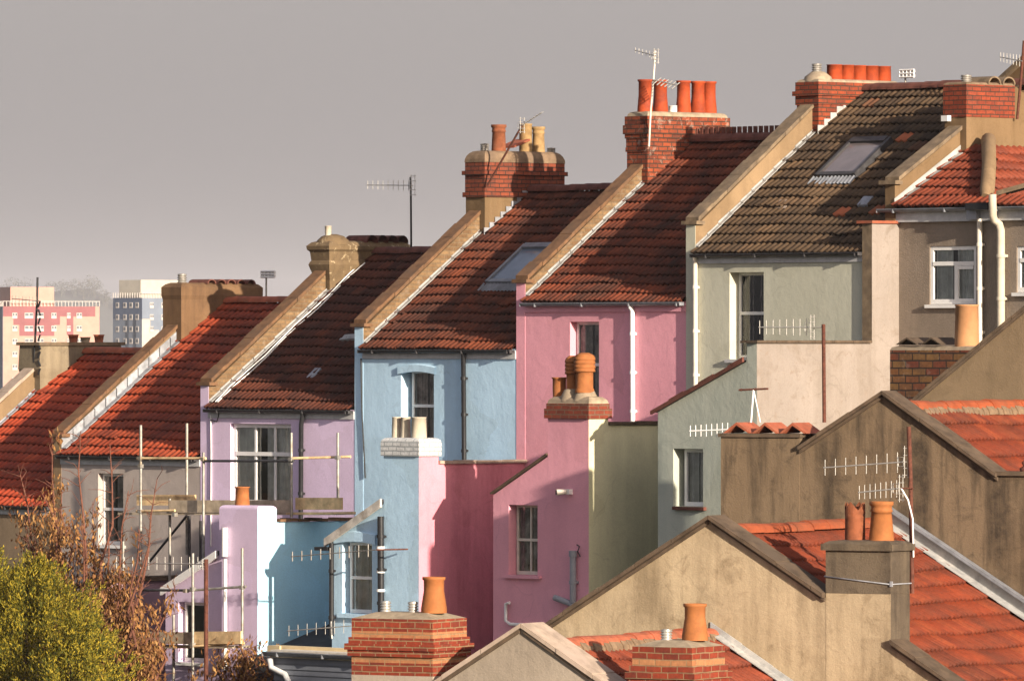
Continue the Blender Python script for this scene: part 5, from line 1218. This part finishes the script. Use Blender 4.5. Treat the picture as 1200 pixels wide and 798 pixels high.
# --------------------------------------------------------------- ground, towers, hill
def gz(x, y):
    xx = max(-34, min(22, x)); d = (x - CAM[0]) * FW[0] + (y - CAM[1]) * FW[1]
    z = -8.2 + .19 * xx
    if y < -6: z -= min(5.5, (-6 - y) * .28)
    if y > 12: z -= min(40, (y - 12) * .22) 
    if x < -34: z -= min(34, (-34 - x) * .2)
    return max(z, -46)
g = MB(); xs = [-9000, -5600, -3600, -2400, -1600, -1000, -600, -400, -260, -160] + list(range(-100, 61, 5)) + [90, 130, 200, 350, 700, 1400, 2400]
ys = [-2400, -1200, -600, -300, -180, -130] + list(range(-100, 61, 5)) + [90, 140, 220, 350, 600, 1000, 1600, 2400, 3600, 5400, 9000]
base = {}
for i, x in enumerate(xs):
    for j, y in enumerate(ys): base[i, j] = len(g.v); g.v.append((x, y, gz(x, y) + (.15 * mn.noise(Vector((x * .2, y * .2, 0))) if abs(x) < 70 and abs(y) < 70 else 0)))
for i in range(len(xs) - 1):
    for j in range(len(ys) - 1): g.f.append([base[i, j], base[i + 1, j], base[i + 1, j + 1], base[i, j + 1]]); g.m.append(0); g.uv.append(None); g.sm.append(True)
def ground_mat():
    m, nt, b = nm('rough_grass_ground'); v = coords(nt)
    c = ramp(nt, noise(nt, v, .35, 8, .65, .4), [(.3, (.035, .045, .018)), (.5, (.06, .065, .03)), (.7, (.10, .075, .045))])
    f = ramp(nt, noise(nt, v, 9, 6, .7), [(.3, (.6, .6, .6)), (.7, (1.2, 1.2, 1.2))])
    nt.links.new(mix(nt, 1.0, c, f, 'MULTIPLY'), b.inputs['Base Color']); b.inputs['Roughness'].default_value = .95
    bump(nt, b, noise(nt, v, 12, 5, .7), .6, .05); return m
structure('ground', g, ground_mat())

def flat(name, c, v=.12): return plain(name, c, .8, 0, v, .4)
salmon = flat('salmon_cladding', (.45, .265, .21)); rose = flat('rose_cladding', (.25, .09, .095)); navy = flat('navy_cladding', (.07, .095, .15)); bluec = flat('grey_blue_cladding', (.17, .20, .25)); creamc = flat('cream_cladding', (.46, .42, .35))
winm = flat('tower_window_frame', (.50, .46, .42)); wgl = plain('tower_glass', (.12, .13, .15), .15, 0, .2, .3, .8)
def tower(label, pxc, D, rot, wid, dep, ztop, zbot, ph, mats, win, panels, phm):
    O = at_depth(pxc, HZ, D)
    fr = Frame((O.x, O.y, 0), TH + rot)     # local -y faces the camera when rot = 0
    T = Thing('tower_block', label, 'tower block', (0, 0, zbot), fr)
    m = MB(); m.box(0, wid, 0, dep, zbot, ztop, mats[0][1], my=mats[0][1]); 
    T.part('wall', m, [q for q, _ in mats])
    for (x0, x1, z0, z1, mm) in panels['front']: T.part('cladding_panel', MB().box(x0, x1, -.06, -.002, z0, z1), mm)
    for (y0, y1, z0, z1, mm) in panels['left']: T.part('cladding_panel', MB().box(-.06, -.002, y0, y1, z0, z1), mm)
    for (y0, y1, z0, z1, mm) in panels.get('right', []): T.part('cladding_panel', MB().box(wid + .002, wid + .06, y0, y1, z0, z1), mm)
    pm = MB(); pm.box(*ph); T.part('plant_room', pm, phm)
    r = MB(); r.box(-.1, wid + .1, -.1, 0.05, ztop + 1.0, ztop + 1.12); n = int(wid / .75)
    for i in range(n + 1): r.box(wid * i / n - .06, wid * i / n + .06, -.1, .05, ztop, ztop + 1.0)
    n = int(dep / .75)
    for i in range(n + 1): r.box(-.1, .05, dep * i / n - .06, dep * i / n + .06, ztop, ztop + 1.1)
    T.part('railing', r, winm)
    for (face, u0, u1, z0, z1) in win:
        w = MB()
        if face == 'f':
            w.box(u0, u1, -.14, -.062, z0, z1, 0); k = (u1 - u0) / 2
            for q in range(2): w.box(u0 + .12 + q * k, u0 + k - .06 + q * k, -.16, -.141, z0 + .15 + .4, z1 - .12, 1)
        elif face == 'l':
            w.box(-.14, -.062, u0, u1, z0, z1, 0); w.box(-.16, -.141, u0 + .15, u1 - .15, z0 + .3, z1 - .15, 1)
        T.part('window', w, [winm, wgl])
    return T
s1 = 1590 / FP
zt = (HZ - 359) * s1
wn = []
for r_ in range(8):
    z = zt - 1.9 - r_ * 2.72
    for (a, b) in ((2.0, 3.1), (4.7, 6.6), (7.4, 8.9), (10.6, 11.7), (14.0, 14.8), (16.1, 17.3)): wn.append(('f', a, b, z - .65, z + .55))
pan = [(0.0, 19.3, zt - 2.1 - .0, zt - .02, rose), (2.3, 11.9, zt - 3.9, zt - 2.1, rose), (3.6, 10.7, zt - 6.2, zt - 3.9, rose), (14.0, 14.7, zt - 6.0, zt - 2.1, rose)]
tower('salmon pink tower block with rose patterned top floors', 3.5, 1590, radians(20), 21.2, 16, zt, -46, (2.2, 11.8, 2, 10, zt, zt + 4.1), [(salmon, 0)], wn, {'front': [(a, min(b * 1.05, 21.2), c, d, mm) for a, b, c, d, mm in pan], 'left': [(0, 16, zt - 40, zt - .02, bluec)]}, salmon)  # grey-blue left panel paints the shaded side darker than the salmon
s2 = 1640 / FP; zt = (HZ - 349) * s2; wn = []; 
for r_ in range(8):
    z = zt - 1.6 - r_ * 2.6
    for q in (1.0, 3.0, 5.0, 7.4): wn.append(('l', q, q + 1.0, z - .6, z + .6))
    for q in (2.2, 5.6): wn.append(('f', q, q + 1.1, z - .6, z + .6))
tower('blue and cream tower block with navy shaded side, behind the brown chimney', 166.5, 1640, radians(45), 14, 9.4, zt, -46, (.5, 13, 1, 8, zt, zt + 3.9), [(creamc, 0)], wn,
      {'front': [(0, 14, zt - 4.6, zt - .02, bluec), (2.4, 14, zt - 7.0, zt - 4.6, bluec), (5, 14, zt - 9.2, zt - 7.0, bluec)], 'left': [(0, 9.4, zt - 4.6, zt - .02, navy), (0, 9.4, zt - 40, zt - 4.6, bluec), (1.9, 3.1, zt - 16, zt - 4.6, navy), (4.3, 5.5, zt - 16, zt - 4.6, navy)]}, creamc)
# hill with wood
def leafmat(name, cs, rough=.8, tr=.15):
    m, nt, b = nm(name); g_ = N(nt, 'ShaderNodeNewGeometry'); 
    c = ramp(nt, g_.outputs['Random Per Island'], [(i / (len(cs) - 1), q) for i, q in enumerate(cs)])
    nt.links.new(c, b.inputs['Base Color']); b.inputs['Roughness'].default_value = rough
    return m
DH = 9000; sH = DH / FP
hillm = MB(); pts = []
prof = [(-260, 352), (-60, 340), (20, 338), (60, 342), (105, 338), (130, 350), (170, 372), (230, 392), (330, 403), (700, 408)]
for px, py in prof: pts.append((at_depth(px, py, DH), at_depth(px, HZ + 200, DH - 350), at_depth(px, HZ + 200, DH + 500)))
for (a, b, c), (d, e, f) in zip(pts, pts[1:]):
    hillm.face([b, e, d, a], smooth=True); hillm.face([a, d, f, c], smooth=True)
structure('hill', hillm, plain('far_wood_ground', (.04, .045, .04), .95, 0, .3, .02))
wd = MB(); 
for (px, py, rpx) in [(-10, 338, 16), (14, 332, 13), (30, 332, 12), (44, 340, 9), (60, 335, 10), (73, 333, 9), (88, 332, 10), (105, 329, 13), (112, 333, 10), (124, 345, 9), (138, 356, 8), (97, 336, 9), (52, 341, 9), (150, 370, 8), (168, 384, 7), (-30, 345, 15)]:
    for q in range(420):
        u = Vector((random.gauss(0, 1), random.gauss(0, 1), random.gauss(0, 1))).normalized() * (random.random() ** .4)
        c = at_depth(px, py + rpx * .35, DH - 20) + Vector((u.x * rpx * sH, u.y * rpx * sH, u.z * rpx * sH * .95))
        n1 = Vector((random.gauss(0, 1), random.gauss(0, 1), random.gauss(0, 1))).normalized(); n2 = n1.cross(Vector((0, 0, 1))).normalized(); s_ = random.uniform(.3, .8)
        wd.face([c - n1 * s_ - n2 * s_, c + n1 * s_ - n2 * s_, c + n1 * s_ + n2 * s_, c - n1 * s_ + n2 * s_])
    for q in range(3):
        c = at_depth(px + random.uniform(-3, 3), py + rpx, DH - 20); wd.tube([c + Vector((0, 0, -6)), c + Vector((0, 0, 3))], .4, 5)
structure('distant_wood', wd, leafmat('far_foliage', [(.04, .05, .03), (.07, .075, .045), (.1, .085, .06)]), 'stuff')

# --------------------------------------------------------------- vegetation
def quad_leaf(m, c, d, n, L, W):
    d = d.normalized(); s = d.cross(n); 
    if s.length < 1e-3: return
    s.normalize(); m.face([c, c + d * L * .5 + s * W, c + d * L, c + d * L * .5 - s * W])
def conifer(label, base, H_, spread, n, seed, grp=None):
    random.seed(seed); T = Thing('conifer_tree', label, 'tree', tuple(base))
    m = MB(); b = Vector(base); m.tube([b, b + Vector((0, 0, H_ * .5)), b + Vector((.1, 0, H_ * .9))], [.14, .09, .02], 8); T.part('trunk', m, mt['bark'])
    f = MB(); npl = n // 34
    for i in range(npl):
        t = (i + random.random()) / npl; z = H_ * (.02 + .90 * t); ang = random.uniform(0, 2 * pi)
        R_ = spread * (1 - t) ** .7 * random.uniform(.72, 1.22) + .12
        root = b + Vector((R_ * .25 * cos(ang), R_ * .25 * sin(ang), z))
        lean = random.uniform(0, .55); tip = b + Vector((R_ * cos(ang) + lean * .8, R_ * sin(ang) + lean * .3, z + R_ * random.uniform(.35, .9) + .2 + lean))
        tw = random.gauss(0, .25)
        for q in range(95):
            u = random.random() ** .7; c0 = root.lerp(tip, u); wd_ = .20 * (1 - u) ** .8 + .025
            c0 += Vector((random.gauss(0, 1), random.gauss(0, 1), random.gauss(0, .8))) * wd_
            dd = ((tip - root).normalized() + Vector((random.gauss(0, .4), random.gauss(0, .4), .35 + random.gauss(0, .3)))).normalized(); L = random.uniform(.07, .17)
            for w_ in range(5):
                side = dd.cross(Vector((random.gauss(0, 1), random.gauss(0, 1), random.gauss(0, 1)))).normalized()
                quad_leaf(f, c0 + dd * L * (w_ / 5), dd + side * .6, Vector((random.gauss(0, 1), random.gauss(0, 1), random.gauss(0, 1))), L * .5, .010)
    T.part('crown', f, leafmat('conifer_foliage_' + str(seed), [(.02, .03, .006), (.07, .075, .008), (.20, .16, .012), (.36, .26, .02), (.12, .11, .01)]))
    return T
c1 = M.Y(28, 800, -8.0); conifer('bushy yellow green conifer in the bottom left corner', (c1.x, -8.0, -8.6), 8.5 + M.Y(20, 672, -8).z, 1.85, 6500, 3, 'garden conifers')
c2 = M.Y(-35, 800, -7.0); conifer('conifer cut off by the left picture edge', (c2.x, -7.0, -8.6), 8.6 + M.Y(0, 668, -7).z, 1.9, 3200, 5, 'garden conifers')
c3 = M.Y(78, 800, -8.6); conifer('lower conifer growing against the larger one, bottom left', (c3.x, -8.6, -8.8), 8.8 + M.Y(80, 745, -8.6).z, 1.15, 3000, 8, 'garden conifers')

def brown_tree(label, base, targets, seed, leaves, Y, dens=1.0):
    random.seed(seed); T = Thing('brown_leaved_tree', label, 'tree', tuple(base), M)
    b = Vector(base); bm_ = MB(); lm = MB(); tips = []
    for (px, py, lz) in targets:
        tip = M.Y(px, py, Y + random.uniform(-.7, .7)); pts = []; n = 9
        j = [Vector((random.gauss(0, .07), random.gauss(0, .07), 0)) for _ in range(n + 1)]
        for i in range(n + 1):
            t = i / n; p = b.lerp(tip, t); p.x = b.x + (tip.x - b.x) * t ** .8; p += j[i] * (1 if 0 < i < n else .3); pts.append(p)
        bm_.tube(pts, [.045 * (1 - i / n) ** .8 + .007 for i in range(n + 1)], 6)
        for i in range(3, n + 1):
            for q in range(5):
                a = pts[i].lerp(pts[i - 1], random.random()); L = random.uniform(.25, .8) * (1.15 - i / n * .5)
                d = Vector((random.gauss(0, 1), random.gauss(0, 1), random.uniform(.2, 1.3))).normalized(); e = a + d * L
                mid = a.lerp(e, .5) + Vector((random.gauss(0, .04), random.gauss(0, .04), .03))
                bm_.tube([a, mid, e], [.009, .006, .003], 4, caps=False)
                zz = (HZ - 0)
                dd_ = (e.x - CAM[0]) * FW[0] + (e.y - CAM[1]) * FW[1]; px_ = 600 + FP * ((e.x - CAM[0]) * RT[0] + (e.y - CAM[1]) * RT[1]) / dd_
                hz_ = HZ - FP * e.z / dd_; pr_ = 1.0 if hz_ > 600 else (.3 if hz_ > 560 else .04)
                if px_ > 118 and hz_ < 655: pr_ *= .18
                if px_ > 172 and hz_ < 735: pr_ *= .15
                if random.random() < pr_ * lz:
                    for w_ in range(int(leaves * dens * random.choice([.4, 1.2, 3.0, 5.5]))):
                        c = a.lerp(e, random.uniform(.35, 1.1)) + Vector((random.gauss(0, .085), random.gauss(0, .085), random.gauss(0, .1)))
                        quad_leaf(lm, c, Vector((random.gauss(0, .5), random.gauss(0, .5), -1.0)), Vector((random.gauss(0, 1), random.gauss(0, 1), random.gauss(0, .3))), random.uniform(.07, .16), random.uniform(.012, .026))
    T.part('trunk', bm_, mt['barkr']); T.part('crown', lm, leafmat('brown_leaves_' + str(seed), [(.09, .035, .014), (.18, .08, .026), (.30, .15, .045), (.13, .05, .02), (.38, .22, .08)]))
    return T
b0 = M.Y(108, 830, -5.0); b0 = (b0.x, -5.0, -8.4)
brown_tree('tall bare-topped tree with drooping brown leaves before the taupe house', b0, [(50, 575, .9), (70, 590, .9), (130, 610, .9), (165, 620, .7), (175, 600, .5), (62, 512, .8), (40, 590, .95), (95, 505, .66), (128, 520, .6), (150, 575, .62), (30, 610, .95), (75, 560, .85), (110, 590, .85), (142, 640, .85), (158, 660, .8), (60, 625, .95), (88, 650, 1), (185, 560, .45), (20, 545, .4), (120, 690, 1), (95, 610, .9)], 21, 7, -5.0)
b1 = M.Y(150, 830, -4.6); b1 = (b1.x, -4.6, -8.3)
brown_tree('lower red-brown shrub under the lower scaffold boards', b1, [(130, 700, 1), (150, 720, 1), (172, 742, 1), (115, 690, 1), (140, 745, 1), (160, 765, 1), (182, 770, 1), (100, 720, 1), (190, 720, .3), (205, 690, .2)], 22, 13, -4.6)
b2 = M.Y(276, 830, -3.0); b2 = (b2.x, -3.0, -7.6)
brown_tree('small dry brown climber at the foot of the lilac chimney', b2, [(270, 760, 1), (280, 757, 1), (290, 768, 1), (262, 775, 1), (300, 775, 1), (310, 770, .4)], 23, 5, -3.0)
random.seed(99)

# --------------------------------------------------------------- haze
hz = MB(); hz.box(-9200, 300, -600, 7400, -48, 104)
ho = structure('haze', hz, None, 'stuff') if False else None
hm = bpy.data.materials.new('haze_air'); hm.use_nodes = True; nt = hm.node_tree; nt.nodes.remove(nt.nodes['Principled BSDF'])
out = [n for n in nt.nodes if n.type == 'OUTPUT_MATERIAL'][0]; pv = nt.nodes.new('ShaderNodeVolumePrincipled')
pv.inputs['Color'].default_value = (.86, .86, .93, 1); pv.inputs['Density'].default_value = .00005; pv.inputs['Anisotropy'].default_value = -.1
nt.links.new(pv.outputs[0], out.inputs['Volume'])
ho = hz.build('haze', hm); ho['kind'] = 'stuff'

# --------------------------------------------------------------- light, world, camera
sd = Vector((1, -.185, .25)).normalized()
sun = bpy.data.lights.new('sun', 'SUN'); sun.energy = 4.7; sun.angle = radians(.5); sun.color = (1.0, .87, .71)
so = bpy.data.objects.new('sun', sun); col.objects.link(so); so.rotation_euler = sd.to_track_quat('Z', 'Y').to_euler(); so.location = (60, -40, 60)
w = bpy.data.worlds.new('World'); scene.world = w; w.use_nodes = True; nt = w.node_tree
bg = nt.nodes['Background']; sky = nt.nodes.new('ShaderNodeTexSky'); sky.sky_type = 'NISHITA'; sky.sun_disc = False
sky.sun_elevation = math.asin(sd.z); sky.sun_rotation = atan2(sd.x, sd.y); sky.air_density = 1.0; sky.dust_density = 6.0; sky.ozone_density = 2.0
tcw = nt.nodes.new('ShaderNodeTexCoord'); sxyz = nt.nodes.new('ShaderNodeSeparateXYZ'); nt.links.new(tcw.outputs['Generated'], sxyz.inputs[0])
mrg = nt.nodes.new('ShaderNodeMapRange'); mrg.inputs['From Min'].default_value = 0.0; mrg.inputs['From Max'].default_value = .07; mrg.inputs['To Min'].default_value = 1.0; mrg.inputs['To Max'].default_value = .6
nt.links.new(sxyz.outputs['Z'], mrg.inputs['Value'])      # hazier, evener air towards the horizon
mr2 = nt.nodes.new('ShaderNodeMapRange'); mr2.inputs['From Min'].default_value = 0.0; mr2.inputs['From Max'].default_value = .05; nt.links.new(sxyz.outputs['Z'], mr2.inputs['Value'])
hcol = mix(nt, mr2.outputs[0], (.98, .925, .925), (1.86, 1.72, 1.70))
nt.links.new(mix(nt, mrg.outputs[0], mix(nt, 1.0, sky.outputs[0], (1.0, .955, 1.08), 'MULTIPLY'), hcol), bg.inputs['Color']); bg.inputs['Strength'].default_value = .13
cam = bpy.data.cameras.new('camera'); cam.sensor_fit = 'HORIZONTAL'; cam.sensor_width = 36; cam.lens = FP / 1200 * 36; cam.clip_start = 1; cam.clip_end = 25000
cam.shift_y = (HZ - 399) / 1200
co = bpy.data.objects.new('camera', cam); col.objects.link(co); co.location = CAM; co.rotation_euler = (pi / 2, 0, TH); scene.camera = co
scene.render.resolution_x = 1024; scene.render.resolution_y = 680
vs = scene.view_settings; vs.view_transform = 'Standard'; vs.look = 'None'; vs.gamma = 1; vs.exposure = 0.97
scene.render.engine = 'CYCLES'; scene.cycles.max_bounces = 6; scene.cycles.transparent_max_bounces = 8
